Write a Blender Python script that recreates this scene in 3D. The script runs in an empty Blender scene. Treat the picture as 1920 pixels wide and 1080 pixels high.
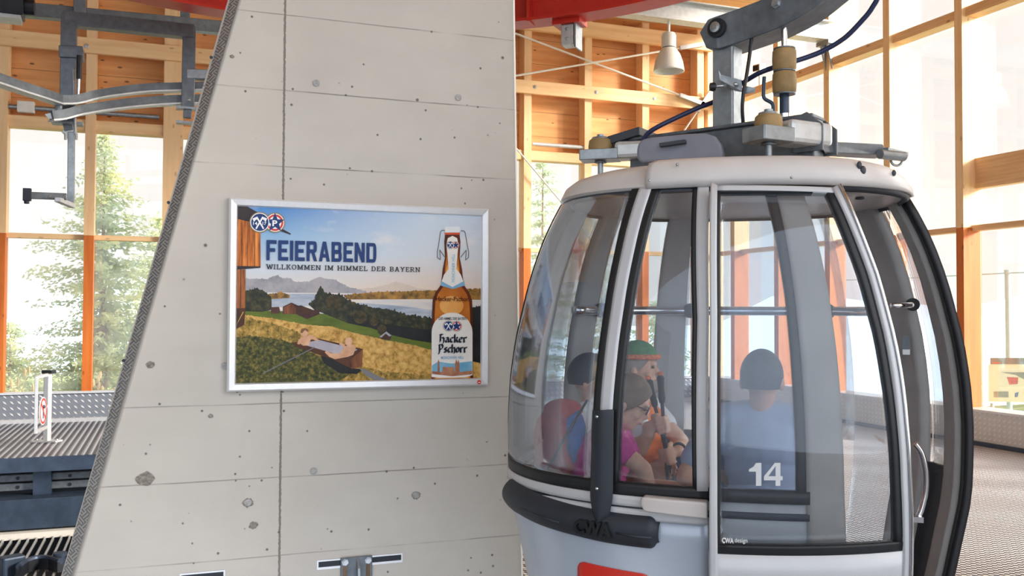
import bpy, bmesh, math, random
from mathutils import Vector, Matrix, noise
random.seed(7)
S = bpy.context.scene
COL = S.collection
pi = math.pi
# ------------------------------------------------------------------ camera
FPX = 1740.0
CAM = Vector((0, 0, 1.6))
YAW = math.radians(20.36); PIT = math.atan(43 / FPX); RHO = 0.0042
r0 = Vector((math.cos(YAW), -math.sin(YAW), 0))
FW = Vector((math.sin(YAW) * math.cos(PIT), math.cos(YAW) * math.cos(PIT), math.sin(PIT)))
u0 = r0.cross(FW)
RT = (r0 * math.cos(RHO) + u0 * math.sin(RHO)).normalized()
UP = (u0 * math.cos(RHO) - r0 * math.sin(RHO)).normalized()
cd = bpy.data.cameras.new('camera'); cam = bpy.data.objects.new('camera', cd); COL.objects.link(cam)
cd.sensor_width = 36; cd.lens = FPX / 1920 * 36; cd.clip_start = .05; cd.clip_end = 2000
m = Matrix.Identity(4)
for i in range(3):
    m[i][0] = RT[i]; m[i][1] = UP[i]; m[i][2] = -FW[i]; m[i][3] = CAM[i]
cam.matrix_world = m
S.camera = cam
# ------------------------------------------------------------------ light and exposure
S.view_settings.view_transform = 'Standard'; S.view_settings.look = 'None'
S.view_settings.exposure = 0.22; S.view_settings.gamma = 1.0; S.view_settings.use_curve_mapping = False
S.cycles.transparent_max_bounces = 40; S.cycles.max_bounces = 10; S.cycles.diffuse_bounces = 5
S.cycles.denoising_input_passes = 'RGB_ALBEDO'
S.cycles.caustics_reflective = False; S.cycles.caustics_refractive = False
SKY_FRONT = (0.965, 0.925, 0.885); SKY_BACK = (1.55, 1.7, 1.9)
W = bpy.data.worlds.new('hazy_sky'); S.world = W; W.use_nodes = True
nt = W.node_tree; nt.nodes.clear()
tc = nt.nodes.new('ShaderNodeTexCoord')
dot = nt.nodes.new('ShaderNodeVectorMath'); dot.operation = 'DOT_PRODUCT'
dot.inputs[1].default_value = (0.25, -0.9, 0.35)
nt.links.new(tc.outputs['Generated'], dot.inputs[0])
rmp = nt.nodes.new('ShaderNodeValToRGB')
rmp.color_ramp.elements[0].position = 0.0; rmp.color_ramp.elements[0].color = (*SKY_FRONT, 1)
rmp.color_ramp.elements[1].position = 0.75; rmp.color_ramp.elements[1].color = (*SKY_BACK, 1)
nt.links.new(dot.outputs['Value'], rmp.inputs[0])
glo = nt.nodes.new('ShaderNodeVectorMath'); glo.operation = 'DOT_PRODUCT'
nt.links.new(tc.outputs['Generated'], glo.inputs[0]); glo.inputs[1].default_value = (0.88, -0.36, 0.31)
gr_ = nt.nodes.new('ShaderNodeValToRGB'); gr_.color_ramp.elements[0].position = .62; gr_.color_ramp.elements[0].color = (0, 0, 0, 1)
gr_.color_ramp.elements[1].position = .97; gr_.color_ramp.elements[1].color = (4.6, 4.4, 4.0, 1)
nt.links.new(glo.outputs['Value'], gr_.inputs[0])
ad_ = nt.nodes.new('ShaderNodeMixRGB'); ad_.blend_type = 'ADD'; ad_.inputs[0].default_value = 1
nt.links.new(rmp.outputs[0], ad_.inputs[1]); nt.links.new(gr_.outputs[0], ad_.inputs[2])
bg = nt.nodes.new('ShaderNodeBackground'); nt.links.new(ad_.outputs[0], bg.inputs[0])
wo = nt.nodes.new('ShaderNodeOutputWorld'); nt.links.new(bg.outputs[0], wo.inputs[0])
SUN_AZ = math.radians(35); SUN_EL = math.radians(19)
sd = bpy.data.lights.new('sun', 'SUN'); sun = bpy.data.objects.new('sun', sd); COL.objects.link(sun)
sd.energy = 9.0; sd.angle = math.radians(13); sd.color = (1, .93, .82)
tosun = Vector((math.cos(SUN_AZ) * math.cos(SUN_EL), -math.sin(SUN_AZ) * math.cos(SUN_EL), math.sin(SUN_EL)))
sun.rotation_euler = tosun.to_track_quat('Z', 'Y').to_euler(); sun.location = (30, -20, 30)

# ------------------------------------------------------------------ geometry of the view: where things measured in the photo stand
def ray(px, py):
    return FW + RT * ((px - 960) / FPX) + UP * ((540 - py) / FPX)
def atY(px, py, Y):
    d = ray(px, py); return CAM + d * (Y / d.y)
def atX(px, py, X):
    d = ray(px, py); return CAM + d * (X / d.x)
def atZ(px, py, Z):
    d = ray(px, py); return CAM + d * ((Z - CAM.z) / d.z)
def atD(px, py, D):
    return CAM + ray(px, py) * D

# ------------------------------------------------------------------ materials
def srgb(c):
    return tuple((v / 255 / 12.92) if v / 255 <= .04045 else ((v / 255 + .055) / 1.055) ** 2.4 for v in c)
MT = {}
class NT:
    def __init__(s, name):
        s.m = bpy.data.materials.new(name); s.m.use_nodes = True; s.t = s.m.node_tree
        s.b = s.t.nodes['Principled BSDF']; s.out = s.t.nodes['Material Output']
        MT[name] = s.m
    def n(s, typ, **kw):
        x = s.t.nodes.new('ShaderNode' + typ)
        for k, v in kw.items():
            setattr(x, k, v)
        return x
    def l(s, a, b): s.t.links.new(a, b)
    def co(s, scale=(1, 1, 1), rot=(0, 0, 0)):
        t = s.n('TexCoord'); mp = s.n('Mapping'); mp.inputs['Scale'].default_value = scale; mp.inputs['Rotation'].default_value = rot
        s.l(t.outputs['Object'], mp.inputs['Vector']); return mp.outputs[0]
    def math(s, op, a, b=None, c=None):
        x = s.n('Math', operation=op)
        for i, v in enumerate((a, b, c)):
            if v is None: continue
            if hasattr(v, 'is_output'): s.l(v, x.inputs[i])
            else: x.inputs[i].default_value = v
        return x.outputs[0]
    def noise(s, vec, scale, detail=4, rough=.55):
        x = s.n('TexNoise'); x.inputs['Scale'].default_value = scale; x.inputs['Detail'].default_value = detail
        x.inputs['Roughness'].default_value = rough
        s.l(vec, x.inputs['Vector']); return x.outputs['Fac']
    def ramp(s, fac, stops):
        x = s.n('ValToRGB'); cr = x.color_ramp
        while len(cr.elements) < len(stops): cr.elements.new(.5)
        for e, (p, c) in zip(cr.elements, stops):
            e.position = p; e.color = (*c, 1) if len(c) == 3 else c
        s.l(fac, x.inputs[0]); return x.outputs[0]
    def mix(s, fac, a, b, typ='MIX'):
        x = s.n('MixRGB', blend_type=typ)
        for i, v in enumerate((fac, a, b)):
            if hasattr(v, 'is_output'): s.l(v, x.inputs[i])
            elif isinstance(v, (int, float)): x.inputs[i].default_value = v
            else: x.inputs[i].default_value = (*v, 1)
        return x.outputs[0]
    def xyz(s, vec):
        x = s.n('SeparateXYZ'); s.l(vec, x.inputs[0]); return x.outputs
    def color(s, c): s.l(c, s.b.inputs['Base Color'])
    def bump(s, h, strength=.3, dist=.01):
        x = s.n('Bump'); x.inputs['Strength'].default_value = strength; x.inputs['Distance'].default_value = dist
        s.l(h, x.inputs['Height']); s.l(x.outputs[0], s.b.inputs['Normal'])
    def rough(s, r, metal=0, spec=None):
        s.b.inputs['Roughness'].default_value = r; s.b.inputs['Metallic'].default_value = metal
        if spec is not None: s.b.inputs['Specular IOR Level'].default_value = spec

def plain(name, rgb, rough=.5, metal=0, var=.08, scale=14, bump=0.0, spec=None):
    """a procedural material: colour mottled by noise"""
    M = NT(name); c = srgb(rgb); v = M.co()
    f = M.noise(v, scale, 5)
    lo = tuple(x * (1 - var * 1.6) for x in c); hi = tuple(min(1, x * (1 + var * 1.6)) for x in c)
    M.color(M.ramp(f, [(.3, lo), (.7, hi)])); M.rough(rough, metal, spec)
    if bump: M.bump(M.noise(v, scale * 6, 3), bump, .004)
    return M.m

def wood(name, light, dark, axis, plank=None, knots=1.0, planked_axis=2):
    M = NT(name); sc = [7, 7, 7]; sc[axis] = .55
    v = M.co(tuple(sc)); f = M.noise(v, 2.2, 6, .6)
    wv = M.n('TexWave', wave_type='RINGS'); wv.inputs['Scale'].default_value = .9; wv.inputs['Distortion'].default_value = 5
    wv.inputs['Detail'].default_value = 3; M.l(v, wv.inputs['Vector'])
    g = M.math('ADD', M.math('MULTIPLY', f, .88), M.math('MULTIPLY', wv.outputs['Fac'], .12))
    col = M.ramp(g, [(.25, srgb(dark)), (.75, srgb(light))])
    ks = [4.6, 4.6, 4.6]; ks[axis] = 2.0
    vo = M.n('TexVoronoi'); vo.inputs['Scale'].default_value = 1.6; M.l(M.co(tuple(ks)), vo.inputs['Vector'])
    k = M.ramp(vo.outputs['Distance'], [(.08, (1, 1, 1)), (.13, (0, 0, 0))])
    col = M.mix(M.math('MULTIPLY', k, .75 * knots), col, tuple(x * .35 for x in srgb(dark)))
    if plank:
        o = M.xyz(M.co())[planked_axis]
        fr = M.math('FRACT', M.math('DIVIDE', o, plank))
        ln = M.math('LESS_THAN', fr, .022)
        idn = M.n('TexWhiteNoise', noise_dimensions='1D'); M.l(M.math('FLOOR', M.math('DIVIDE', o, plank)), idn.inputs['W'])
        col = M.mix(M.math('MULTIPLY', M.math('SUBTRACT', idn.outputs['Value'], .5), .25), col, srgb(dark))
        col = M.mix(M.math('MULTIPLY', ln, .7), col, tuple(x * .3 for x in srgb(dark)))
    M.color(col); M.rough(.55, 0, .3); M.bump(f, .12, .004)
    return M.m

wood('pine_planks', (232, 174, 114), (206, 140, 84), 0, plank=.42, knots=1.3)
wood('pine_horizontal', (242, 208, 160), (226, 182, 130), 0, knots=.6)
wood('pine_vertical', (243, 212, 168), (228, 186, 138), 2, knots=.6)
wood('pine_along_right', (236, 200, 156), (214, 168, 120), 1, knots=.8)
wood('larch_vertical', (212, 122, 54), (184, 92, 34), 2, knots=.8)
wood('ceiling_boards', (232, 186, 132), (208, 154, 100), 0, plank=.5, planked_axis=1)

def M_concrete():
    M = NT('cast_concrete'); v = M.co(); x, y, z = M.xyz(v)
    big = M.noise(v, .9, 5, .6); mid = M.noise(M.co((1.2, 1, 6)), 1.6, 5)
    col = M.ramp(big, [(.3, srgb((190, 183, 174))), (.7, srgb((208, 201, 191)))])
    col = M.mix(M.math('MULTIPLY', mid, .35), col, srgb((178, 171, 162)))
    vo = M.n('TexVoronoi'); vo.inputs['Scale'].default_value = 13; M.l(v, vo.inputs['Vector'])
    gate = M.math('GREATER_THAN', M.noise(v, 3.3, 2), .5)
    pin = M.math('MULTIPLY', M.ramp(vo.outputs['Distance'], [(.06, (1, 1, 1)), (.1, (0, 0, 0))]), gate)
    vo2 = M.n('TexVoronoi'); vo2.inputs['Scale'].default_value = 5; M.l(v, vo2.inputs['Vector'])
    pin2 = M.math('MULTIPLY', M.ramp(vo2.outputs['Distance'], [(.035, (1, 1, 1)), (.06, (0, 0, 0))]), M.math('GREATER_THAN', M.noise(v, 2.1, 2), .54))
    pin = M.math('MAXIMUM', pin, pin2)
    col = M.mix(M.math('MULTIPLY', pin, .8), col, srgb((70, 64, 58)))
    lines = None
    wob = M.math('MULTIPLY', M.math('SUBTRACT', M.noise(v, 2.5, 3), .5), .008)
    zz = M.math('ADD', z, wob)
    for k, (zk, wd, am) in enumerate(BOARD_LINES):
        g = M.math('MULTIPLY', M.math('LESS_THAN', M.math('ABSOLUTE', M.math('SUBTRACT', zz, zk)), wd), am)
        lines = g if lines is None else M.math('MAXIMUM', lines, g)
    fade = M.ramp(M.noise(M.co((1.4, 1, 3)), 1.5, 3), [(.38, (0.15, .15, .15)), (.55, (1, 1, 1))])
    lines = M.math('MULTIPLY', lines, fade)
    jx = M.math('ABSOLUTE', M.math('SUBTRACT', M.math('ADD', x, M.math('MULTIPLY', M.math('SUBTRACT', M.noise(v, 60, 2), .5), .012)), JOINT_X))
    jl = M.math('MULTIPLY', M.math('LESS_THAN', jx, .0055), .75)
    lines = M.math('MAXIMUM', lines, jl)
    col = M.mix(lines, col, srgb((92, 84, 74)))
    M.color(col); M.rough(.8, 0, .25)
    h = M.math('SUBTRACT', M.math('MULTIPLY', M.noise(v, 30, 4), .2), M.math('ADD', pin, lines)); M.bump(h, .35, .006)
YP = 4.8
PILX = 0.8
JOINT_X = (atY(534, 0, YP).x + atY(525, 1000, YP).x) / 2 - PILX
BOARD_LINES = [(atY(667, 320, YP).z, .003, .6), (atY(835, 195, YP).z, .003, .6), (atY(660, 42, YP).z, .0028, .5),
               (atY(556, 893, YP).z, .003, .55), (atY(361, 1055, YP).z, .003, .4), (atY(900, 745, YP).z, .003, .5)]
M_concrete()
plain('concrete_smooth', (176, 170, 162), .8, 0, .05, 9)
plain('concrete_edge', (226, 222, 214), .7, 0, .03, 9)
plain('plug_grey', (160, 158, 156), .7, 0, .15, 60)
plain('broken_concrete', (140, 132, 122), .95, 0, .3, 70, bump=.8)

def checker_plate(name, base, hi, sx, rot=0, metal=.7, axes=(0, 2)):
    """raised lozenges in alternating directions"""
    M = NT(name); o = M.xyz(M.co((1, 1, 1), (0, rot, 0))); a, b = o[axes[0]], o[axes[1]]
    k = 2 * pi / sx
    p = M.math('MULTIPLY', M.math('ADD', a, b), k); q = M.math('MULTIPLY', M.math('SUBTRACT', a, b), k)
    cell = M.math('GREATER_THAN', M.math('MULTIPLY', M.math('SINE', M.math('MULTIPLY', p, .5)), M.math('SINE', M.math('MULTIPLY', q, .5))), 0)
    s1 = M.math('SINE', M.math('MULTIPLY', p, 2.5)); s2 = M.math('SINE', M.math('MULTIPLY', q, 2.5))
    st = M.n('MixRGB'); M.l(cell, st.inputs[0]); M.l(s1, st.inputs[1]); M.l(s2, st.inputs[2])
    f = M.ramp(st.outputs[0], [(.3, (0, 0, 0)), (.7, (1, 1, 1))])
    M.color(M.mix(f, srgb(base), srgb(hi))); M.rough(.38, metal); M.bump(f, .8, .006)
    return M.m
checker_plate('checker_plate_edge', (138, 135, 133), (208, 204, 200), .045, metal=.55)
def pads(name, base, hi, sx, sz, axes):
    M = NT(name); o = M.xyz(M.co()); a, b = o[axes[0]], o[axes[1]]
    u = M.math('MULTIPLY', a, 2 * pi / sx); w = M.math('MULTIPLY', b, 2 * pi / sz)
    cx_ = M.math('SUBTRACT', M.math('FRACT', M.math('DIVIDE', a, sx)), .5); cz_ = M.math('SUBTRACT', M.math('FRACT', M.math('DIVIDE', b, sz)), .5)
    dl = M.math('ADD', M.math('DIVIDE', M.math('ABSOLUTE', M.math('ADD', cx_, cz_)), .26), M.math('DIVIDE', M.math('ABSOLUTE', M.math('SUBTRACT', cx_, cz_)), .72))
    f = M.ramp(dl, [(.55, (1, 1, 1)), (1.0, (0, 0, 0))])
    M.color(M.mix(f, srgb(base), srgb(hi))); M.rough(.45, .15); M.bump(f, .5, .006)
pads('kick_plate_left', (124, 130, 142), (206, 208, 212), .09, .082, (0, 2))
pads('kick_plate_right', (212, 211, 208), (240, 239, 236), .07, .06, (1, 2))
def perforated():
    M = NT('perforated_deck'); o = M.xyz(M.co((1, 1, 1), (0, 0, .0)))
    u = M.math('MULTIPLY', o[0], 2 * pi / .085); w = M.math('MULTIPLY', o[1], 2 * pi / .085)
    f = M.math('MULTIPLY', M.math('SINE', M.math('ADD', u, w)), M.math('SINE', M.math('SUBTRACT', u, w)))
    f = M.ramp(M.math('ADD', M.math('MULTIPLY', f, .5), .5), [(.44, (0, 0, 0)), (.6, (1, 1, 1))])
    M.color(M.mix(f, srgb((66, 67, 74)), srgb((228, 232, 238)))); M.rough(.5, .25); M.bump(f, .5, .01)
perforated()
def ribbed(name, sx, dark, lite, axis=0):
    M = NT(name); o = M.xyz(M.co())
    f = M.math('ADD', M.math('MULTIPLY', M.math('SINE', M.math('MULTIPLY', o[axis], 2 * pi / sx)), .5), .5)
    g = M.math('ADD', M.math('MULTIPLY', M.math('SINE', M.math('MULTIPLY', o[1 - axis], 2 * pi / .09)), .08), f)
    c = M.ramp(g, [(.3, srgb(dark)), (.65, srgb(lite))]); M.color(c); M.rough(.45, .3); M.bump(f, .7, .02)
ribbed('ribbed_deck', .075, (62, 66, 78), (176, 180, 190))

plain('galvanised', (150, 156, 160), .42, .75, .12, 22)
plain('galvanised_dark', (104, 110, 116), .45, .45, .14, 18)
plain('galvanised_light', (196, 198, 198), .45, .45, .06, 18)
plain('aluminium', (214, 214, 216), .35, .55, .03, 20)
plain('chrome', (225, 225, 228), .12, 1, .02, 20)
plain('brushed_frame', (226, 226, 228), .38, .35, .02, 30)
plain('steel_blue', (58, 72, 92), .4, .35, .18, 6)
plain('steel_black', (34, 38, 46), .45, .3, .15, 10)
plain('red_paint', (190, 42, 30), .4, 0, .06, 6)
plain('red_label', (214, 48, 36), .4, 0, .02, 6)
plain('white_enamel', (226, 224, 216), .35, 0, .03, 10)
plain('white_print', (240, 240, 238), .5, 0, .01, 10)
plain('rubber_black', (20, 22, 27), .5, 0, .1, 30)
plain('bumper_rubber', (46, 50, 58), .55, 0, .08, 8, spec=.35)
plain('roller_rubber', (150, 122, 78), .65, 0, .16, 12)
plain('cabin_silver', (184, 194, 208), .28, .15, .02, 6)
plain('cabin_white', (198, 199, 202), .32, .05, .02, 6)
plain('roof_white', (208, 202, 198), .35, 0, .04, 5)
plain('interior_grey', (182, 180, 178), .55, 0, .04, 8)
plain('cover_grey', (126, 128, 138), .5, 0, .05, 8)
plain('wall_cladding', (112, 120, 130), .7, 0, .05, 6)
plain('near_floor', (96, 98, 102), .7, 0, .1, 5)
plain('post_beige', (172, 162, 152), .55, 0, .06, 6)
plain('interior_dark', (52, 56, 64), .6, 0, .08, 8)
plain('arm_cover_white', (202, 195, 191), .4, 0, .03, 8)
plain('seat_blue', (44, 62, 104), .8, 0, .12, 40)
plain('cable_blue', (30, 40, 78), .45, 0, .08, 20)
plain('cable_black', (26, 26, 32), .45, 0, .1, 20)
plain('bolt_steel', (176, 180, 184), .3, .85, .06, 60)
plain('number_grey', (206, 208, 210), .6, 0, .02, 60)
plain('meadow_grass', (150, 160, 96), .9, 0, .35, 1.2)
plain('dry_stalks', (222, 196, 140), .9, 0, .15, 5)
plain('far_hills', (178, 196, 206), 1, 0, .08, .02)  # aerial haze is put into the hill colour
plain('bark', (120, 98, 78), .9, 0, .2, 12)
plain('lamp_glow_white', (240, 238, 226), .5, 0, .01, 10)

def leaf(name, a, b):
    M = NT(name); f = M.noise(M.co(), 1.3, 4)
    c = M.ramp(f, [(.35, srgb(a)), (.65, srgb(b))]); M.color(c); M.rough(.85, 0, .1)
    tr = M.n('BsdfTranslucent'); M.l(c, tr.inputs[0]); ms = M.n('MixShader'); ms.inputs[0].default_value = .45
    M.l(M.b.outputs[0], ms.inputs[1]); M.l(tr.outputs[0], ms.inputs[2]); M.l(ms.outputs[0], M.out.inputs[0])
leaf('spruce_needles', (150, 176, 148), (220, 220, 164))  # needles lightened: the washed-out haze outside sits in their colour
leaf('spruce_needles_far', (150, 176, 150), (206, 210, 170))

def glass(name, tint, refl, haze=0.0, haze_col=(1, 1, 1), cap=1.0):
    M = NT(name); t = M.t
    t.nodes.remove(M.b)
    tr = M.n('BsdfTransparent'); tr.inputs[0].default_value = (*tint, 1)
    gl = M.n('BsdfGlossy'); gl.inputs['Roughness'].default_value = .02; gl.inputs[0].default_value = (.95, .97, 1, 1)
    fr = M.n('Fresnel'); fr.inputs[0].default_value = 1.45
    fac = M.math('MINIMUM', M.math('MULTIPLY', fr.outputs[0], refl), cap)
    ms = M.n('MixShader'); M.l(fac, ms.inputs[0]); M.l(tr.outputs[0], ms.inputs[1]); M.l(gl.outputs[0], ms.inputs[2])
    last = ms.outputs[0]
    if haze:  # milky veil in the pane material imitates washed-out glare
        df = M.n('BsdfDiffuse'); df.inputs[0].default_value = (*haze_col, 1)
        tl = M.n('BsdfTranslucent'); tl.inputs[0].default_value = (*haze_col, 1)
        ad = M.n('MixShader'); ad.inputs[0].default_value = .5; M.l(df.outputs[0], ad.inputs[1]); M.l(tl.outputs[0], ad.inputs[2])
        v = M.co((2, 2, .6)); d = M.math('MULTIPLY', M.noise(v, 1.3, 5), haze * 2)
        m2 = M.n('MixShader'); M.l(d, m2.inputs[0]); M.l(last, m2.inputs[1]); M.l(ad.outputs[0], m2.inputs[2]); last = m2.outputs[0]
    M.l(last, M.out.inputs[0])
glass('station_glass', (.985, .99, .99), .8, .012, cap=.2)
glass('station_glass_back', (.985, .99, .99), .8, .085, cap=.2)
glass('cabin_glass', (.90, .93, .96), .95, .02, (.8, .86, .95), .6)

# ------------------------------------------------------------------ object helpers
ORG = {}
def tag(o, label=None, cat=None, group=None, kind=None):
    if label: o['label'] = label
    if cat: o['category'] = cat
    if group: o['group'] = group
    if kind: o['kind'] = kind
    return o
def thing(name, label, cat, loc, group=None):
    o = bpy.data.objects.new(name, None); COL.objects.link(o); o.location = loc; o.empty_display_size = .1
    ORG[o.name] = Vector(loc); return tag(o, label, cat, group)

def smooth_pts(pts, k=5):
    P_ = [Vector(p) for p in pts]; out = []
    for i in range(len(P_) - 1):
        a, p, q, c = P_[max(i - 1, 0)], P_[i], P_[i + 1], P_[min(i + 2, len(P_) - 1)]
        for j in range(k):
            t = j / k; out.append(.5 * ((2 * p) + (q - a) * t + (2 * a - 5 * p + 4 * q - c) * t * t + (3 * p - a - 3 * q + c) * t ** 3))
    return out + [P_[-1]]
class MB:
    """collects shapes given in world coordinates and links them as ONE mesh object"""
    def __init__(s): s.b = bmesh.new(); s.mi = 0
    def _f(s, vs):
        try:
            f = s.b.faces.new(vs); f.material_index = s.mi; return f
        except ValueError: return None
    def box(s, x0, x1, y0, y1, z0, z1):
        v = [s.b.verts.new((x, y, z)) for x in (x0, x1) for y in (y0, y1) for z in (z0, z1)]
        for q in ((0, 1, 3, 2), (4, 6, 7, 5), (0, 4, 5, 1), (2, 3, 7, 6), (0, 2, 6, 4), (1, 5, 7, 3)): s._f([v[i] for i in q])
        return s
    def obox(s, c, ax, ay, az, hx, hy, hz):
        c = Vector(c); ax, ay, az = [Vector(a).normalized() for a in (ax, ay, az)]
        v = [s.b.verts.new(c + ax * (i * hx) + ay * (j * hy) + az * (k * hz)) for i in (-1, 1) for j in (-1, 1) for k in (-1, 1)]
        for q in ((0, 1, 3, 2), (4, 6, 7, 5), (0, 4, 5, 1), (2, 3, 7, 6), (0, 2, 6, 4), (1, 5, 7, 3)): s._f([v[i] for i in q])
        return s
    def bar(s, p, q, w, h, up=(0, 0, 1)):
        p, q = Vector(p), Vector(q); d = (q - p); L = d.length; d.normalize(); u = Vector(up)
        sx = d.cross(u)
        if sx.length < 1e-4: sx = d.cross(Vector((1, 0, 0)))
        sx.normalize(); u = sx.cross(d).normalized()
        return s.obox((p + q) / 2, d, sx, u, L / 2, w / 2, h / 2)
    def prism(s, pts, vec):
        """polygon (3-D points) extruded by vec"""
        vec = Vector(vec); a = [s.b.verts.new(Vector(p)) for p in pts]; b = [s.b.verts.new(Vector(p) + vec) for p in pts]
        n = len(pts); s._f(a[::-1]); s._f(b)
        for i in range(n): s._f([a[i], a[(i + 1) % n], b[(i + 1) % n], b[i]])
        return s
    def tube(s, pts, r, n=10, closed=False):
        pts = [Vector(p) for p in pts]; rs = r if isinstance(r, (list, tuple)) else [r] * len(pts)
        rings = []; prev = None
        for i, p in enumerate(pts):
            a = pts[i - 1] if i or closed else p; b = pts[(i + 1) % len(pts)] if i < len(pts) - 1 or closed else p
            t = (b - a).normalized()
            if prev is None:
                prev = t.orthogonal().normalized()
            u = (prev - t * prev.dot(t))
            if u.length < 1e-5: u = t.orthogonal()
            u.normalize(); prev = u; w = t.cross(u)
            rings.append([s.b.verts.new(p + (u * math.cos(k * 2 * pi / n) + w * math.sin(k * 2 * pi / n)) * rs[i]) for k in range(n)])
        for i in range(len(rings) - (0 if closed else 1)):
            A, B = rings[i], rings[(i + 1) % len(rings)]
            for k in range(n): s._f([A[k], A[(k + 1) % n], B[(k + 1) % n], B[k]])
        if not closed: s._f(rings[0][::-1]); s._f(rings[-1])
        return s
    def stube(s, pts, r, n=10, k=6):
        """tube along a smooth curve through the points"""
        return s.tube(smooth_pts(pts, k), r, n)
    def lathe(s, prof, c, axis=(0, 0, 1), n=24):
        """prof: list of (radius, height along the axis)"""
        c = Vector(c); ax = Vector(axis).normalized(); u = ax.orthogonal().normalized(); w = ax.cross(u); rings = []
        for r, h in prof:
            if r < 1e-6: rings.append([s.b.verts.new(c + ax * h)])
            else: rings.append([s.b.verts.new(c + ax * h + (u * math.cos(k * 2 * pi / n) + w * math.sin(k * 2 * pi / n)) * r) for k in range(n)])
        for A, B in zip(rings, rings[1:]):
            for k in range(n):
                if len(A) == 1 and len(B) == 1: break
                if len(A) == 1: s._f([A[0], B[k], B[(k + 1) % n]])
                elif len(B) == 1: s._f([A[k], A[(k + 1) % n], B[0]])
                else: s._f([A[k], A[(k + 1) % n], B[(k + 1) % n], B[k]])
        if len(rings[0]) > 1: s._f(rings[0][::-1])
        if len(rings[-1]) > 1: s._f(rings[-1])
        return s
    def cyl(s, p, q, r, n=20):
        p, q = Vector(p), Vector(q); return s.lathe([(r, 0), (r, (q - p).length)], p, q - p, n)
    def ell(s, c, rx, ry, rz, ax=(1, 0, 0), ay=(0, 1, 0), az=(0, 0, 1), n=14, mth=9):
        c = Vector(c); ax, ay, az = [Vector(a).normalized() for a in (ax, ay, az)]
        top = s.b.verts.new(c + az * rz); bot = s.b.verts.new(c - az * rz); rings = []
        for i in range(1, mth):
            th = pi * i / mth
            rings.append([s.b.verts.new(c + az * (rz * math.cos(th)) + ax * (rx * math.sin(th) * math.cos(k * 2 * pi / n)) + ay * (ry * math.sin(th) * math.sin(k * 2 * pi / n))) for k in range(n)])
        for k in range(n):
            s._f([top, rings[0][k], rings[0][(k + 1) % n]]); s._f([bot, rings[-1][(k + 1) % n], rings[-1][k]])
        for A, B in zip(rings, rings[1:]):
            for k in range(n): s._f([A[k], B[k], B[(k + 1) % n], A[(k + 1) % n]])
        return s
    def cap(s, p, q, r1, r2=None, n=12):
        """a tapering limb with round ends"""
        p, q = Vector(p), Vector(q); r2 = r1 if r2 is None else r2; L = max((q - p).length, 1e-4)
        prof = [(r1 * math.sin(a), -r1 * math.cos(a)) for a in [0, .4, .8, 1.2]] + [(r1, 0), (r2, L)] + [(r2 * math.cos(a), L + r2 * math.sin(a)) for a in [.4, .8, 1.2]] + [(0, L + r2)]
        return s.lathe(prof, p, q - p, n)
    def grid(s, rows, closed=False):
        vv = [[s.b.verts.new(p) for p in r] for r in rows]
        for A, B in zip(vv, vv[1:]):
            for k in range(len(A) - (0 if closed else 1)): s._f([A[k], A[(k + 1) % len(A)], B[(k + 1) % len(A)], B[k]])
        return s
    def poly(s, pts): s._f([s.b.verts.new(Vector(p)) for p in pts]); return s
    def mesh(s, me, fn):
        """another mesh's faces, its vertices mapped by fn"""
        vs = [s.b.verts.new(fn(v.co)) for v in me.vertices]
        for p in me.polygons: s._f([vs[i] for i in p.vertices])
        return s
    def build(s, name, mat, parent=None, bevel=0, smooth=False, solid=None, soff=-1, remesh=None, normals=True, sub=0):
        if normals: bmesh.ops.recalc_face_normals(s.b, faces=s.b.faces)
        me = bpy.data.meshes.new(name); o = bpy.data.objects.new(name, me); COL.objects.link(o)
        if parent is not None:
            org = ORG[parent.name]; bmesh.ops.translate(s.b, verts=s.b.verts, vec=-org); o.parent = parent; ORG[o.name] = org
        else:
            vs = [v.co for v in s.b.verts]
            lo = Vector([min(v[i] for v in vs) for i in range(3)]); hi = Vector([max(v[i] for v in vs) for i in range(3)])
            org = Vector(((lo.x + hi.x) / 2, (lo.y + hi.y) / 2, lo.z)); 
            if s.__dict__.get('keep'): org = Vector((0, 0, 0))
            bmesh.ops.translate(s.b, verts=s.b.verts, vec=-org); o.location = org; ORG[o.name] = org
        s.b.to_mesh(me); s.b.free()
        for mm in (mat if isinstance(mat, (list, tuple)) else [mat]): me.materials.append(MT[mm])
        if smooth:
            for p in me.polygons: p.use_smooth = True
            if smooth == 'auto':
                try: me.set_sharp_from_angle(angle=math.radians(38))
                except Exception: pass
        if solid:
            d = o.modifiers.new('thickness', 'SOLIDIFY'); d.thickness = solid; d.offset = soff
        if bevel:
            d = o.modifiers.new('bevel', 'BEVEL'); d.width = bevel; d.segments = 2; d.limit_method = 'ANGLE'; d.angle_limit = math.radians(35)
        if remesh:
            d = o.modifiers.new('remesh', 'REMESH'); d.mode = 'VOXEL'; d.voxel_size = remesh; d.use_smooth_shade = True
            d = o.modifiers.new('smooth', 'SMOOTH'); d.factor = .5; d.iterations = 4
        if sub:
            d = o.modifiers.new('sub', 'SUBSURF'); d.levels = sub; d.render_levels = sub
        return o
def struct(o): o['kind'] = 'structure'; return o
def world_mb():
    b = MB(); b.keep = True; return b
_txt = {}
def text_mesh(s, bold=0.0, res=3):
    k = (s, bold)
    if k in _txt: return _txt[k]
    cu = bpy.data.curves.new('letters', 'FONT'); cu.body = s; cu.offset = bold; cu.resolution_u = res
    o = bpy.data.objects.new('letters', cu); COL.objects.link(o)
    bpy.context.view_layer.update()
    me = bpy.data.meshes.new_from_object(o.evaluated_get(bpy.context.evaluated_depsgraph_get()))
    bpy.data.objects.remove(o); _txt[k] = me
    xs = [v.co.x for v in me.vertices]; ys = [v.co.y for v in me.vertices]
    me['bb'] = (min(xs), min(ys), max(xs), max(ys)); return me
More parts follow.
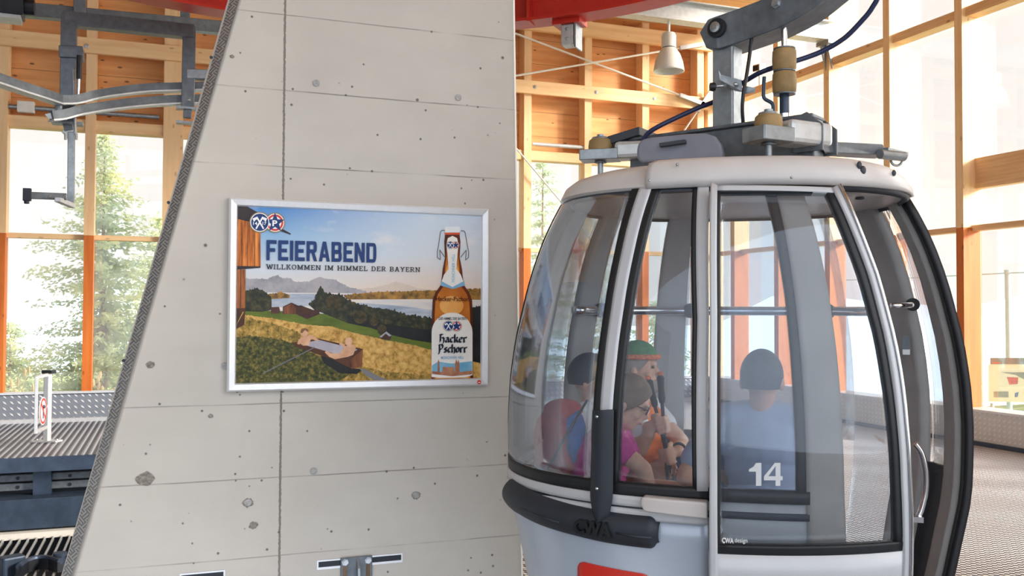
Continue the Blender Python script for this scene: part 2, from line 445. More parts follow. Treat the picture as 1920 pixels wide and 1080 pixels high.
# ================================================================== the setting
YB = 14.6           # front of the studs of the back wall
YG = 14.8           # its glass line
XR = 9.24           # inner face of the right-hand posts
ZC = 6.75           # ceiling
b = world_mb(); b.box(1.98, 9.7, 1.0, 15.1, -.06, 0); struct(b.build('floor', 'perforated_deck'))
b = world_mb(); b.box(-9.4, 9.7, -6, 1.0, -.06, 0); b.box(-9.4, 1.98, 1.0, 2.6, -.06, 0); struct(b.build('floor', 'near_floor'))
b = world_mb(); b.box(-9.5, 9.55, -2.5, 15.3, ZC, ZC + .12); struct(b.build('ceiling', 'ceiling_boards'))
# pit under the cabins
b = world_mb(); b.box(-9, 1.98, 2.6, 11.3, -1.6, -1.5); struct(b.build('floor', 'steel_black'))
b = world_mb(); b.box(1.9, 1.98, 2.6, 15.0, -1.5, -.06); struct(b.build('trim_1', 'steel_black'))
# back wall: planked upper part
b = world_mb(); b.box(-9.4, XR + .3, YG + .06, YG + .14, 4.32, ZC); struct(b.build('wall_back', 'pine_planks'))
studs = [-2.2 + 1.1275 * k for k in range(-6, 11)]
n = 2
for i, x in enumerate(studs):
    w = .28 if abs(x - .055) < .02 else .135
    if abs(x - .055) < .02: x0, x1 = -.09, .19
    else: x0, x1 = x - w / 2, x + w / 2
    b = world_mb(); b.box(x0, x1, YB, YG + .05, 2.66, ZC); o = struct(b.build('trim_%d' % n, 'pine_vertical'))
    b = world_mb(); b.box(x0 + .004, x1 - .004, YB + .004, YG + .05, .41, 2.66); struct(b.build('trim_%d' % (n + 1), 'larch_vertical')); n += 2
def hrail(z0, z1, y0, y1, m='pine_horizontal'):
    global n
    b = world_mb(); b.box(-9.4, XR + .05, y0, y1, z0, z1); o = struct(b.build('trim_%d' % n, m)); n += 1; return o
bo = hrail(5.28, 5.50, YB - .07, YB - .002)
for px, py in ((1003, 163), (1118, 173), (1227, 185), (162, 86)):
    p = atY(px, py, YB - .07); b = MB(); b.lathe([(.035, 0), (.03, .006), (.012, .007), (.012, .014), (0, .014)], p, (0, -1, 0), 14); b.build('bolt', 'bolt_steel', bo)
hrail(6.36, 6.62, YB - .09, YB - .002)
hrail(4.17, 4.33, YB + .03, YG + .04)
hrail(2.605, 2.675, YB + .1, YG + .02)
# panes of the back wall
k = 1
for a, c in zip(studs, studs[1:]):
    for z0, z1 in ((.40, 2.605), (2.675, 4.17)):
        b = world_mb(); b.box(a + .07, c - .07, YG - .01, YG - .004, z0, z1); struct(b.build('window_%d' % k, 'station_glass_back')); k += 1
# right-hand wall: deep posts, rails and panes
posts = [8.82 + 1.24 * i for i in range(-6, 5)]
b = world_mb(); b.box(XR + .2, XR + .3, -6, 1.4, 0, ZC); struct(b.build('sun_block_right', 'pine_along_right'))  # solid stretch added out of view to keep the sun off the pillar
for y in posts:
    b = world_mb(); b.box(XR, XR + .30, y, y + .12, 2.66, ZC); struct(b.build('trim_%d' % n, 'pine_vertical'))
    b = world_mb(); b.box(XR + .003, XR + .297, y + .003, y + .117, .40, 2.66); struct(b.build('trim_%d' % (n + 1), 'larch_vertical')); n += 2
b = world_mb(); b.box(XR, XR + .32, YB + .02, YG + .12, .0, ZC); struct(b.build('trim_%d' % n, 'pine_vertical')); n += 1
for y, y2 in zip(posts, posts[1:] + [YB]):
    for z0, z1, x0, x1 in ((5.30, 5.42, XR + .06, XR + .26), (2.62, 2.69, XR + .14, XR + .27)):
        b = world_mb(); b.box(x0, x1, y + .12, y2, z0, z1); struct(b.build('trim_%d' % n, 'pine_along_right')); n += 1
    for z0, z1 in ((.40, 2.62), (2.69, 5.30), (5.42, ZC)):
        b = world_mb(); b.box(XR + .275, XR + .281, y + .12, y2, z0, z1); struct(b.build('window_%d' % k, 'station_glass')); k += 1
b = world_mb(); b.box(XR + .2, XR + .31, 2.0, 8.82, 3.15, 3.53); struct(b.build('trim_%d' % n, 'pine_along_right')); n += 1
b = world_mb(); b.box(-9.5, -9.4, -6, 15.2, -1.5, ZC); struct(b.build('shade_wall_left', 'wall_cladding'))  # unseen wall added to cut the light coming from the left
# kick plates
b = world_mb(); b.box(-9.4, XR, YB + .02, YB + .06, .055, .40); struct(b.build('baseboard_back', 'kick_plate_left'))
b = world_mb(); b.box(-9.4, XR, YB - .01, YB + .12, .40, .43); b.box(-9.4, XR, YB - .05, YB + .06, 0, .055); struct(b.build('trim_%d' % n, 'aluminium')); n += 1
b = world_mb(); b.box(XR - .02, XR + .02, -6, YB, .05, .40); struct(b.build('baseboard_right', 'kick_plate_right'))
b = world_mb(); b.box(XR - .03, XR + .36, -6, YB, .40, .43); struct(b.build('trim_%d' % n, 'aluminium')); n += 1
b = world_mb(); b.box(XR - .06, XR + .02, -6, YB, 0, .05); struct(b.build('trim_%d' % n, 'steel_blue')); n += 1

# pipe under the planks of the back wall
b = MB(); b.cyl((-8, YB + .06, 4.45), (-.15, YB + .06, 4.45), .035); 
pp = thing('conduit_pipe', 'grey pipe running along the foot of the dark timber panels left of the concrete pillar', 'pipe', (-3, YB + .06, 4.42))
b.build('pipe_run', 'galvanised', pp, smooth='auto')
b = MB(); b.box(-2.02, -1.80, YB - .02, YB + .1, 4.37, 4.53); b.build('junction_box', 'white_enamel', pp, bevel=.01)
b = MB(); b.cyl((5.8, YB + .06, 4.45), (9.1, YB + .06, 4.45), .035)
tag(b.build('conduit_pipe', 'galvanised_light', smooth='auto'), 'pale pipe along the foot of the sunlit timber panels right of the pillar', 'pipe')

# ------------------------------------------------------------------ far platform left of the pillar
pl = thing('platform', 'dark ribbed metal platform with blue steel edge beams behind the concrete pillar', 'platform', (-3.5, 11.2, 0))
YE = atZ(100, 855, 0).y
b = MB(); b.box(-9.4, 1.9, YE, YB + .02, -.05, 0); b.build('deck', 'ribbed_deck', pl)
def zE(y, Y=YE): return atY(90, y, Y).z
b = MB(); b.box(-9.4, 1.88, YE - .02, YE + .06, zE(883), -.002); b.build('edge_beam', 'steel_blue', pl)
b = MB(); b.box(-9.4, 1.88, YE + .35, YE + .42, -1.5, zE(883)); b.build('recess_wall', 'steel_black', pl)
for z in (898, 915):
    b = MB(); b.box(-9.4, 1.85, YE + .26, YE + .33, zE(z + 10), zE(z - 4))
    bb = b.build('fender_rail', 'galvanised_dark', pl, bevel=.008)
    for xx in (-2.0, -1.52, -1.0, -.45):
        c = MB(); c.cyl((xx, YE + .262, zE(z + 3)), (xx, YE + .252, zE(z + 3)), .02, 10); c.build('bolt', 'steel_black', bb)
for xx in (-4.5, -1.27, 1.0):
    b = MB(); b.box(xx - .09, xx + .09, YE + .18, YE + .34, zE(940), zE(883)); b.build('bracket_post', 'steel_blue', pl)
b = MB(); b.box(-9.4, 1.88, YE - .05, YE + .3, zE(988), zE(932)); b.build('lower_beam', 'steel_blue', pl, bevel=.01)
gz = zE(1005, YE - .12)
b = MB(); b.box(-9.4, 1.88, YE - .12, YE + .3, gz - .02, zE(992)); b.build('ledge', 'concrete_edge', pl)
# grating in the pit and the curved guide lying on it
gr = thing('pit_grating', 'open bar grating low in the pit at the bottom left, left of the pillar', 'grating', (-2.6, 8.6, gz))
b = MB()
for i in range(58):
    x = -4.4 + i * .08; b.box(x, x + .011, 6.6, YE - .13, gz - .05, gz)
b.build('bearing_bars', 'aluminium', gr)
b = MB()
for yy in (6.6, 7.6, 8.6, 9.6): b.box(-4.5, .3, yy, yy + .03, gz - .1, gz - .05)
b.build('cross_bars', 'steel_blue', gr)
b = MB(); b.box(-6, 1.6, 6.4, YE - .1, gz - .36, gz - .3); b.build('drip_tray', 'steel_black', gr)
gd = thing('guide_arc', 'dark curved steel guide with light upper edge lying in the pit at the bottom left', 'rail', (-2.2, 8.2, gz))
b = MB(); pts = [atZ(x, y, gz + .1) for x, y in ((35, 1062), (50, 1052), (72, 1046), (95, 1047), (113, 1053))]
b.stube(pts, .028, 8); b.build('upper_edge', 'steel_blue', gd, smooth='auto')
b = MB(); pts2 = [p + Vector((0, 0, -.05)) for p in pts]
for p, q in zip(pts2, pts2[1:]): b.bar(p, q, .05, .1)
b.build('web', 'steel_black', gd)
q = atZ(112, 1062, gz + .02)
b = MB(); b.cyl(q + Vector((0, 0, -.02)), q + Vector((0, 0, .1)), .05); b.lathe([(.062, 0), (.062, .03)], q + Vector((0, 0, .1))); b.build('pivot_post', 'steel_blue', gd, smooth='auto')
q = atZ(22, 1060, gz + .08)
b = MB(); b.obox(q, (1, .5, 0), (-.5, 1, 0), (0, 0, 1), .1, .07, .09); b.build('bearing_block', 'steel_blue', gd, bevel=.02)

# ------------------------------------------------------------------ outside
def ground(px_, x0, x1, y0, y1, nx, ny, f):
    b = world_mb(); b.grid([[(x0 + (x1 - x0) * i / nx, y0 + (y1 - y0) * j / ny, f(x0 + (x1 - x0) * i / nx, y0 + (y1 - y0) * j / ny)) for i in range(nx + 1)] for j in range(ny + 1)])
    return b
fz = lambda x, y: -.45 - (.05 + .22 * min(1, max(0, x - 2) / 4)) * max(0, y - 16) + .25 * noise.noise(Vector((x * .3, y * .3, 0))) - .02 * max(0, abs(x) - 20)
b = ground(0, -60, 60, 15.2, 90, 60, 40, fz); o = struct(b.build('ground', 'meadow_grass', smooth=True, normals=False))
b = ground(0, 9.75, 60, -30, 15.2, 30, 30, lambda x, y: -.45 - .4 * (x - 9.75) + .15 * noise.noise(Vector((x * .3, y * .3, 3)))); struct(b.build('ground', 'meadow_grass', smooth=True, normals=False))
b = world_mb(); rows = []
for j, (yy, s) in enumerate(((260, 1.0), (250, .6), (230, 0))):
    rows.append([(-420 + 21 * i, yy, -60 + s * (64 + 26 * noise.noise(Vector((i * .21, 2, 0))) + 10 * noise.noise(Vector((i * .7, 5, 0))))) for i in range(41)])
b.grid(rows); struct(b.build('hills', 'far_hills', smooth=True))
# dry grass along the window
rnd = random.Random(3)
b = MB()
for i in range(420):
    x = rnd.uniform(-7, 9); y = rnd.uniform(15.3, 16.6); h = rnd.uniform(.5, 1.45); z = fz(x, y) - .05
    lx, ly = rnd.uniform(-.35, .35), rnd.uniform(-.2, .2)
    p = [Vector((x + lx * t * t, y + ly * t * t, z + h * (t - .12 * t * t))) for t in (0, .4, .75, 1)]
    b.tube(p, [.007, .006, .005, .003], 4)
    b.ell(p[-1], .025, .025, .07, n=5, mth=4)
tag(b.build('dry_grass', 'dry_stalks'), 'tall dry grass stalks growing outside the windows above the metal kick plate', 'grass', kind='stuff')

# spruces
def spruce_mesh(h, r, seed, dens=1.0):
    rd = random.Random(seed); b = MB(); 
    nl = int(34 * dens)
    for i in range(nl):
        t = (i + rd.random() * .6) / nl; z = h * (.06 + .93 * t); L = r * (1 - t) ** .8 * rd.uniform(.75, 1.15) + .06
        for k in range(int(5 + 4 * (1 - t))):
            a = rd.uniform(0, 2 * pi); droop = -.25 - .2 * rd.random() + .5 * t
            LL = L * rd.uniform(.6, 1.05); ca, sa = math.cos(a), math.sin(a)
            ns = max(4, int(LL / .085))
            for j in range(ns):
                u = (j + 1) / ns; rr = LL * u; zz = z + droop * rr * (1 - .45 * u)
                for q in range(6):
                    sz = rd.uniform(.045, .115) * (1.1 - .5 * u)
                    c = Vector((ca * rr, sa * rr, zz)) + Vector((rd.gauss(0, .06), rd.gauss(0, .06), rd.gauss(-.03, .05)))
                    d = Vector((ca + rd.gauss(0, .7), sa + rd.gauss(0, .7), rd.gauss(-.25, .45))).normalized()
                    e = d.cross(Vector((rd.gauss(0, 1), rd.gauss(0, 1), rd.gauss(0, 1)))).normalized()
                    b._f([b.b.verts.new(c - e * sz * .35), b.b.verts.new(c + d * sz), b.b.verts.new(c + e * sz * .35), b.b.verts.new(c - d * sz * .6)])
    return b
def tree(label, px, py_top, Y, base, rad, seed, m='spruce_needles', dens=1.0, group=None):
    p = atY(px, py_top, Y); h = p.z - base
    t = thing('spruce', label, 'tree', (p.x, Y, base), group)
    ORG['_t'] = Vector((0, 0, 0))
    b = spruce_mesh(h, rad, seed, dens); bmesh.ops.translate(b.b, verts=b.b.verts, vec=Vector((p.x, Y, base))); b.build('foliage', m, t, normals=False)
    b = MB(); b.cyl((p.x, Y, base), (p.x, Y, base + h * .5), .12 * h / 8, 8); b.lathe([(.06, 0), (.01, h * .45)], (p.x, Y, base + h * .5)); b.build('trunk', 'bark', t)
tree('big spruce standing behind the left window, its top left of the concrete pillar', 197, 240, 20, -2.4, 2.9, 1, dens=1.6)
tree('smaller spruce behind the left window, partly hidden by the slanted pillar edge', 300, 400, 25.5, -3, 2.9, 2, dens=1.3)
tree('low spruce seen at the left end of the left window', 20, 600, 27, -3, 2.6, 3)
tree('pale spruce seen just right of the concrete pillar', 1018, 285, 24, -3, 2.3, 4, 'spruce_needles_far', dens=.9)
tree('pale spruce seen through the left pane of the gondola', 1130, 400, 23, -3, 2.4, 5, 'spruce_needles_far')
tree('low pale spruce seen through the middle pane of the gondola', 1230, 560, 22, -3, 2.2, 6, 'spruce_needles_far')
tree('low spruce behind the slanted pillar edge', 400, 520, 22, -3, 2.5, 8)

# notice board, mast and wire beyond the right-hand window
ib = thing('notice_board', 'large pale notice board with dark header seen through the right window', 'sign', atX(1890, 760, 12.5))
def bx(px, py): return atX(px, py, 12.5)
def bpoly(name, m, pts, off, parent=ib):
    b = MB(); b.prism([bx(*p) + Vector((-off, 0, 0)) for p in pts], Vector((.004, 0, 0))); return b.build(name, m, parent)
plain('board_white', (238, 236, 232), .6, 0, .01); plain('board_header', (112, 120, 126), .6, 0, .1, 9); plain('photo_grey', (142, 152, 156), .6, 0, .25, 12)
plain('tail_red', (206, 84, 72), .6, 0, .2, 14); plain('sign_blue', (88, 118, 190), .6, 0, .1); plain('mast_grey', (150, 172, 180), .6, .1, .04)
b = MB(); b.prism([bx(1853, 683), bx(1990, 683), bx(1990, 756), bx(1853, 753)], Vector((.05, 0, 0))); b.build('panel', 'board_white', ib)
bpoly('header', 'board_header', [(1857, 671), (1990, 671), (1990, 683), (1857, 683)], .004)
bpoly('header_mark', 'tail_red', [(1860, 679), (1878, 679), (1878, 681.5), (1860, 681.5)], .006)
bpoly('photo', 'photo_grey', [(1877, 698), (1990, 698), (1990, 716), (1922, 712), (1904, 703)], .004)
bpoly('photo', 'tail_red', [(1888, 707), (1909, 708), (1908, 720), (1893, 721)], .006)
bpoly('photo', 'photo_grey', [(1863, 734), (1891, 734), (1891, 745), (1863, 745)], .004)
bpoly('pictogram', 'sign_blue', [(1903, 737), (1910, 735), (1908, 744), (1903, 745)], .004)
for px in (1858, 1985):
    p = bx(px, 756); b = MB(); b.cyl((p.x + .025, p.y, -.7), (p.x + .025, p.y, p.z), .03, 10); b.build('leg', 'mast_grey', ib)
b = MB(); p = atX(1892, 672, 15); q = atX(1889, 512, 15); b.cyl((p.x, p.y, -.6), q, .05, 12)
ms = thing('mast', 'slim grey blue mast rising behind the notice board', 'pole', (p.x, p.y, -.6)); b.build('pole', 'mast_grey', ms, smooth='auto')
b = MB(); b.cyl(q + Vector((0, 0, -.02)), q + Vector((0, 0, .06)), .06, 12); b.build('cap', 'mast_grey', ms)
b = MB(); b.tube([q + Vector((0, -6, 0)), q + Vector((0, -3, -.03)), q, q + Vector((0, 3, -.02)), q + Vector((0, 6, .02))], .012, 6); tag(b.build('wire', 'mast_grey'), 'thin wire crossing the top of the mast outside the right window', 'wire')

p = atX(1424, 127, XR + .1)
sl = thing('spotlight', 'tiny grey spotlight on the timber rail of the right wall, seen beside the rubber rolls', 'spotlight', (p.x, p.y, 5.42))
b = MB(); b.obox(p, (1, .3, .2), (-.3, 1, 0), (0, 0, 1), .09, .07, .06); b.build('housing', 'aluminium', sl, bevel=.01)
b = MB(); b.obox(p + Vector((-.09, -.02, -.02)), (1, .3, .2), (-.3, 1, 0), (0, 0, 1), .008, .055, .045); b.build('lens', 'steel_black', sl)
b = MB(); b.cyl((p.x, p.y, 5.4), p, .015, 8); b.build('bracket', 'aluminium', sl)
# ================================================================== concrete pillar
ZB = -1.5; ZT = 6.6
def lx(px0, py0, px1, py1):
    """front edge of the pillar as a line x(z)"""
    a = atY(px0, py0, YP); c = atY(px1, py1, YP); k = (a.x - c.x) / (a.z - c.z); return lambda z: c.x + k * (z - c.z)
eR = lx(966, 0, 981, 1040); eL = lx(451, 0, 140, 1080); eP = lx(445, 0, 132, 1080); eO = lx(431, 0, 116, 1080)
pil = thing('concrete_pillar', 'tall grey cast concrete pillar with slanted left edge in the middle of the station', 'pillar', (PILX, YP + .6, 0))
PD = 1.25
b = MB(); ch = .014
def ringz(z):
    a, c = eL(z), eR(z); f = .05
    return [(a, YP, z), (c - ch, YP, z), (c, YP + ch * 1.4, z), (c, YP + PD, z), (a - .06, YP + PD, z), (a - .06, YP + f, z)]
b.grid([r + [r[0]] for r in (ringz(ZB + (ZT - ZB) * i / 24) for i in range(25))])
bmesh.ops.remove_doubles(b.b, verts=b.b.verts, dist=1e-5)
b._f([v for v in b.b.verts if abs(v.co.z - ZB) < 1e-4][::-1]); 
b.build('shaft', 'cast_concrete', pil)
b = MB(); b.prism([(eR(ZB) - ch, YP - .001, ZB), (eR(ZB) + .002, YP + ch, ZB), (eR(ZT) + .002, YP + ch, ZT), (eR(ZT) - ch, YP - .001, ZT)], (0, -.0015, 0)); b.build('lit_chamfer', 'concrete_edge', pil)  # pale strip carries the brightness of the lit edge in its colour
# smooth border and checker plate along the slanted edge
b = MB(); b.prism([(eL(ZB) + .004, YP - .0015, ZB), (eL(ZT) + .004, YP - .0015, ZT), (eP(ZT), YP + .012, ZT), (eP(ZB), YP + .012, ZB)], (0, .02, 0)); b.build('edge_border', 'concrete_smooth', pil)
b = MB(); b.prism([(eP(ZB) + .004, YP - .012, ZB), (eP(ZT) + .004, YP - .012, ZT), (eO(ZT), YP + .03, ZT), (eO(ZB), YP + .03, ZB)], (0, .006, 0))
ep = b.build('edge_plate', 'checker_plate_edge', pil)
b = MB(); b.prism([(eO(ZB) + .003, YP + .03, ZB), (eO(ZT) + .003, YP + .03, ZT), (eO(ZT) + .003, YP + PD, ZT), (eO(ZB) + .003, YP + PD, ZB)], (.006, 0, 0)); b.build('side_plate', 'checker_plate_edge', pil)
for px, py in ((396, 108), (316, 380), (232, 676)):
    p = atY(px, py, YP - .014); c = MB(); c.cyl(p, p + Vector((0, -.008, 0)), .008, 8); c.build('rivet', 'steel_black', ep)
# plugged tie holes, broken spots
def disc(name, m, px, py, r, h=.004, parent=pil, rough=False):
    p = atY(px, py, YP); b = MB(); rd = random.Random(int(px)); n = 18
    pts = [(p.x + r * math.cos(a) * (rd.uniform(.85, 1.15) if rough else 1), YP + .002, p.z + r * math.sin(a) * (rd.uniform(.7, 1.0) if rough else 1)) for a in [2 * pi * i / n for i in range(n)]]
    b.prism(pts, (0, -h - .002, 0)); return b.build(name, m, parent, bevel=.0015)
for px, py in ((593, 156), (859, 183), (588, 883), (465, 942), (780, 928), (421, 686)): disc('hole_plug', 'plug_grey', px, py, .018, .006)
for px, py, r in ((272, 898, .04), (465, 943, .026), (780, 929, .024), (282, 684, .02), (475, 985, .022), (395, 780, .012)): disc('chipped_patch', 'broken_concrete', px, py, r, .003, rough=True)
disc('stain', 'broken_concrete', 435, 106, .011, .002, rough=True)
# cast-in mounting channels and the bracket
def channel(x0, y0, x1, y1, h):
    a = atY(x0, y0, YP); c = atY(x1, y1, YP); b = MB(); z = (a.z + c.z) / 2
    b.box(a.x, c.x, YP - .004, YP + .02, z - h - .012, z - h); b.box(a.x, c.x, YP - .004, YP + .02, z, z + .008)
    b.box(a.x - .008, a.x, YP - .004, YP + .02, z - h - .012, z + .008); b.box(c.x, c.x + .008, YP - .004, YP + .02, z - h - .012, z + .008)
    o = b.build('mounting_channel', 'aluminium', pil)
    b = MB(); b.box(a.x, c.x, YP - .0025, YP + .02, z - h, z); b.build('channel_slot', 'steel_black', o); return a.x, c.x, z
channel(340, 1078, 419, 1072, .028)
xa, xb, zc = channel(597, 1053, 752, 1040, .028)
a = atY(638, 1047, YP); c = atY(697, 1050, YP)
b = MB(); b.box(a.x, c.x, YP - .016, YP - .005, zc - .42, zc + .012); br = b.build('bracket', 'galvanised_dark', pil, bevel=.003)
xm = (a.x + c.x) / 2
b = MB(); b.prism([(xm, YP - .016, zc + .004), (xm, YP - .05, zc - .04), (xm, YP - .09, zc - .42), (xm, YP - .016, zc - .42)], (.012, 0, 0)); b.build('bracket_rib', 'galvanised', br)
for xx in (a.x + .022, c.x - .022):
    b = MB(); b.lathe([(.018, 0), (.018, .004), (.013, .004), (.013, .014), (0, .014)], (xx, YP - .016, zc - .01), (0, -1, 0), 6); b.build('bolt', 'bolt_steel', br)
    b = MB(); b.box(xx - .011, xx + .011, YP - .0175, YP - .0155, zc - .1, zc - .03); b.build('slot', 'bark', br, bevel=.004)

# ================================================================== framed poster
YF = YP - .03
def cp(x, y, off=0):
    """a point of the print, measured in the enlarged view of the poster"""
    p = atY(420 + x / 2.76863, 360 + y / 2.76863, YF); p.y -= off; return p
c0 = atY(429.5, 370, YF); c1 = atY(914, 722, YF); fx0 = c0.x; fx1 = c1.x
fz1 = (atY(432, 370.5, YF).z + atY(914.5, 392, YF).z) / 2; fz0 = (atY(427, 735, YF).z + atY(913, 722.5, YF).z) / 2
pos = thing('framed_poster', 'landscape beer advertisement in a silver snap frame on the concrete pillar', 'poster', ((fx0 + fx1) / 2, YP, fz0))
FWD = .042
def rail(a, bq, ina, inb):
    b = MB()
    def L(pt, y): return (pt[0], y, pt[1])
    o1, o2, i1, i2 = a, bq, ina, inb
    mx = lambda p, q, t: (p[0] + (q[0] - p[0]) * t, p[1] + (q[1] - p[1]) * t)
    prof = [(0, YP), (0, YF - .006), (.22, YF - .02), (.85, YF - .014), (1, YF - .002), (1, YP)]
    b.grid([[L(mx(o1, i1, t), y), L(mx(o2, i2, t), y)] for t, y in prof] ); return b.build('frame_rail', 'brushed_frame', pos)
O = [(fx0, fz0), (fx1, fz0), (fx1, fz1), (fx0, fz1)]; I = [(fx0 + FWD, fz0 + FWD), (fx1 - FWD, fz0 + FWD), (fx1 - FWD, fz1 - FWD), (fx0 + FWD, fz1 - FWD)]
for i in range(4): rail(O[i], O[(i + 1) % 4], I[i], I[(i + 1) % 4])
b = MB(); b.box(fx0 + .01, fx1 - .01, YP - .001, YP - .014, fz0 + .01, fz1 - .01); b.build('backing_board', 'interior_dark', pos)
ix0, ix1, iz0, iz1 = I[0][0], I[1][0], I[0][1], I[2][1]
# printed picture: flat inks lying one on the other
def ink(name, *rgbs, scale=8, stretch=(1, 1, 1), lo=.35, hi=.65):
    M = NT(name); cs = [srgb(c) for c in rgbs]
    if len(cs) == 1: f = M.noise(M.co(), 9); M.color(M.ramp(f, [(.3, tuple(v * .97 for v in cs[0])), (.7, tuple(min(1, v * 1.03) for v in cs[0]))]))
    else:
        f = M.noise(M.co(stretch), scale, 8, .68); M.color(M.ramp(f, [(lo + (hi - lo) * i / (len(cs) - 1), c) for i, c in enumerate(cs)]))
    M.rough(.45, 0, .25)
def ink_sky():
    M = NT('print_sky'); o = M.xyz(M.co()); w = ix1 - ix0; h = iz1 - iz0
    u = M.math('DIVIDE', M.math('ADD', o[0], w / 2), w); v = M.math('DIVIDE', M.math('SUBTRACT', o[2], FWD), h)
    left = M.ramp(v, [(.5, srgb((222, 208, 196))), (.64, srgb((206, 212, 218))), (.82, srgb((150, 186, 216))), (1, srgb((78, 136, 196)))])
    right = M.ramp(v, [(.48, srgb((250, 206, 150))), (.56, srgb((232, 212, 196))), (.75, srgb((214, 218, 222))), (1, srgb((196, 208, 222)))])
    c = M.mix(M.ramp(u, [(.15, (0, 0, 0)), (.75, (1, 1, 1))]), left, right)
    cl = M.noise(M.co((1, 1, 2.5)), 4.5, 5); c = M.mix(M.ramp(cl, [(.56, (0, 0, 0)), (.75, (.55, .55, .55))]), c, srgb((236, 226, 220)))
    M.color(c); M.rough(.45, 0, .25)
ink_sky()
ink('ink_roof', (44, 38, 42), (60, 50, 50)); ink('ink_planks', (120, 60, 24), (206, 116, 48), (236, 158, 84), scale=5, stretch=(9, 1, .6)); ink('ink_planks_dark', (96, 54, 30), (186, 110, 56), scale=6, stretch=(9, 1, .8))
ink('ink_ridge', (132, 130, 138), (164, 160, 164), (182, 174, 172), scale=7); ink('ink_far_ridge', (206, 186, 172), (222, 202, 184), scale=5)
ink('ink_lake', (150, 160, 176), (196, 200, 206), scale=5, stretch=(1, 1, 7)); ink('ink_lake_light', (206, 204, 206), (232, 218, 204), scale=5, stretch=(1, 1, 7))
ink('ink_shore', (90, 70, 40), (196, 142, 66), scale=22); ink('ink_forest', (26, 30, 26), (50, 52, 38), (84, 76, 48), scale=30); ink('ink_forest_dark', (24, 26, 28), (42, 42, 40), scale=9)
ink('ink_bush', (40, 40, 30), (88, 74, 46), scale=40)
ink('ink_lawn', (66, 84, 30), (108, 122, 44), scale=6, stretch=(.6, 1, 2)); ink('ink_meadow', (92, 78, 34), (160, 128, 58), (206, 166, 92), scale=48, stretch=(1, 1, .8))
ink('ink_meadow_dark', (36, 42, 24), (74, 76, 36), (130, 112, 56), scale=55); ink('ink_meadow_gold', (150, 112, 48), (206, 160, 84), (228, 186, 112), scale=40)
ink('ink_farm', (62, 40, 38), (92, 58, 50), scale=14); ink('ink_tub', (52, 32, 26), (96, 58, 40), scale=9); ink('ink_tub_end', (90, 52, 34), (140, 84, 54), scale=9, stretch=(6, 1, 1)); ink('ink_bathwater', (150, 146, 158), (186, 178, 184), scale=7)
ink('ink_skin', (196, 146, 112), (226, 178, 142), scale=12); ink('ink_hair', (120, 90, 60)); ink('ink_blade', (124, 122, 122))
ink('ink_navy', (30, 58, 112)); ink('ink_navy_grain', (30, 58, 112), (30, 58, 112), (110, 134, 172), scale=40, lo=.4, hi=.85); ink('ink_dark', (32, 36, 52)); ink('ink_white', (240, 238, 236)); ink('ink_red', (208, 58, 48)); ink('ink_gold', (148, 128, 92))
ink('ink_glass_dark', (72, 30, 14), (110, 50, 20), scale=4); ink('ink_amber', (176, 92, 30), (214, 130, 46), scale=3); ink('ink_amber_light', (226, 146, 60), (244, 184, 104), scale=5); ink('ink_label', (234, 228, 218), (242, 238, 232), scale=4)
ink('ink_sky_blue', (130, 176, 206)); ink('ink_lake_blue', (90, 158, 196), (150, 196, 216), scale=5); ink('ink_tower', (150, 92, 70), (196, 140, 108), scale=18); ink('ink_wire', (112, 112, 116)); ink('ink_porcelain', (226, 228, 228)); ink('ink_gasket', (206, 82, 52))
LAY = [0]
def lay():
    LAY[0] += 1; return .0012 + LAY[0] * .00007
PB = {}
def P(m, pts, part='print_landscape'):
    """one inked patch (outline in the enlarged view)"""
    o = lay(); d = PB.setdefault(part, (MB(), []))
    if m not in d[1]: d[1].append(m)
    d[0].mi = d[1].index(m)
    q = []
    for x, y in pts:
        p = cp(x, y, o); q.append((min(max(p.x, ix0), ix1), p.y, min(max(p.z, iz0), iz1)))
    d[0].poly(q)
def circ(m, x, y, r, part, ry=None, n=28, a0=0, a1=2 * pi):
    P(m, [(x + r * math.cos(a0 + (a1 - a0) * i / n), y + (ry or r) * math.sin(a0 + (a1 - a0) * i / n)) for i in range(n)], part)
def rug(pts, amp, step=8, seed=1, up=True):
    """roughens an outline (tree tops, ridges)"""
    rd = random.Random(seed); out = []
    for (x, y), (x2, y2) in zip(pts, pts[1:]):
        k = max(1, int(math.hypot(x2 - x, y2 - y) / step))
        for i in range(k): t = i / k; out.append((x + (x2 - x) * t + rd.uniform(-.3, .3) * step, y + (y2 - y) * t - abs(rd.gauss(0, amp))))
    out.append(pts[-1]); return out
def stroke(m, a, c, w, part):
    dx, dy = c[0] - a[0], c[1] - a[1]; L = math.hypot(dx, dy); nx, ny = -dy / L * w / 2, dx / L * w / 2
    P(m, [(a[0] + nx, a[1] + ny), (c[0] + nx, c[1] + ny), (c[0] - nx, c[1] - ny), (a[0] - nx, a[1] - ny)], part)
P('print_sky', [(60, 60), (1345, 60), (1345, 1010), (50, 1010)])
P('ink_far_ridge', rug([(60, 530), (560, 510), (700, 505), (780, 498), (850, 480), (890, 468), (930, 477), (1000, 500), (1100, 512), (1180, 505), (1345, 520)], 2) + [(1345, 600), (60, 600)])
P('ink_ridge', rug([(60, 452), (180, 452), (228, 455), (252, 440), (276, 435), (300, 450), (340, 450), (368, 468), (440, 468), (468, 452), (502, 442), (530, 452), (570, 455), (610, 478), (660, 500), (740, 518)], 3, 6) + [(760, 545), (60, 545)])
P('ink_lake_light', [(100, 520), (500, 524), (1345, 530), (1345, 700), (1000, 700), (60, 640)])
P('ink_lake', [(240, 550), (340, 530), (470, 528), (490, 590), (250, 600)])
P('ink_lake', [(690, 575), (900, 590), (1085, 612), (1085, 660), (900, 640), (700, 600)])
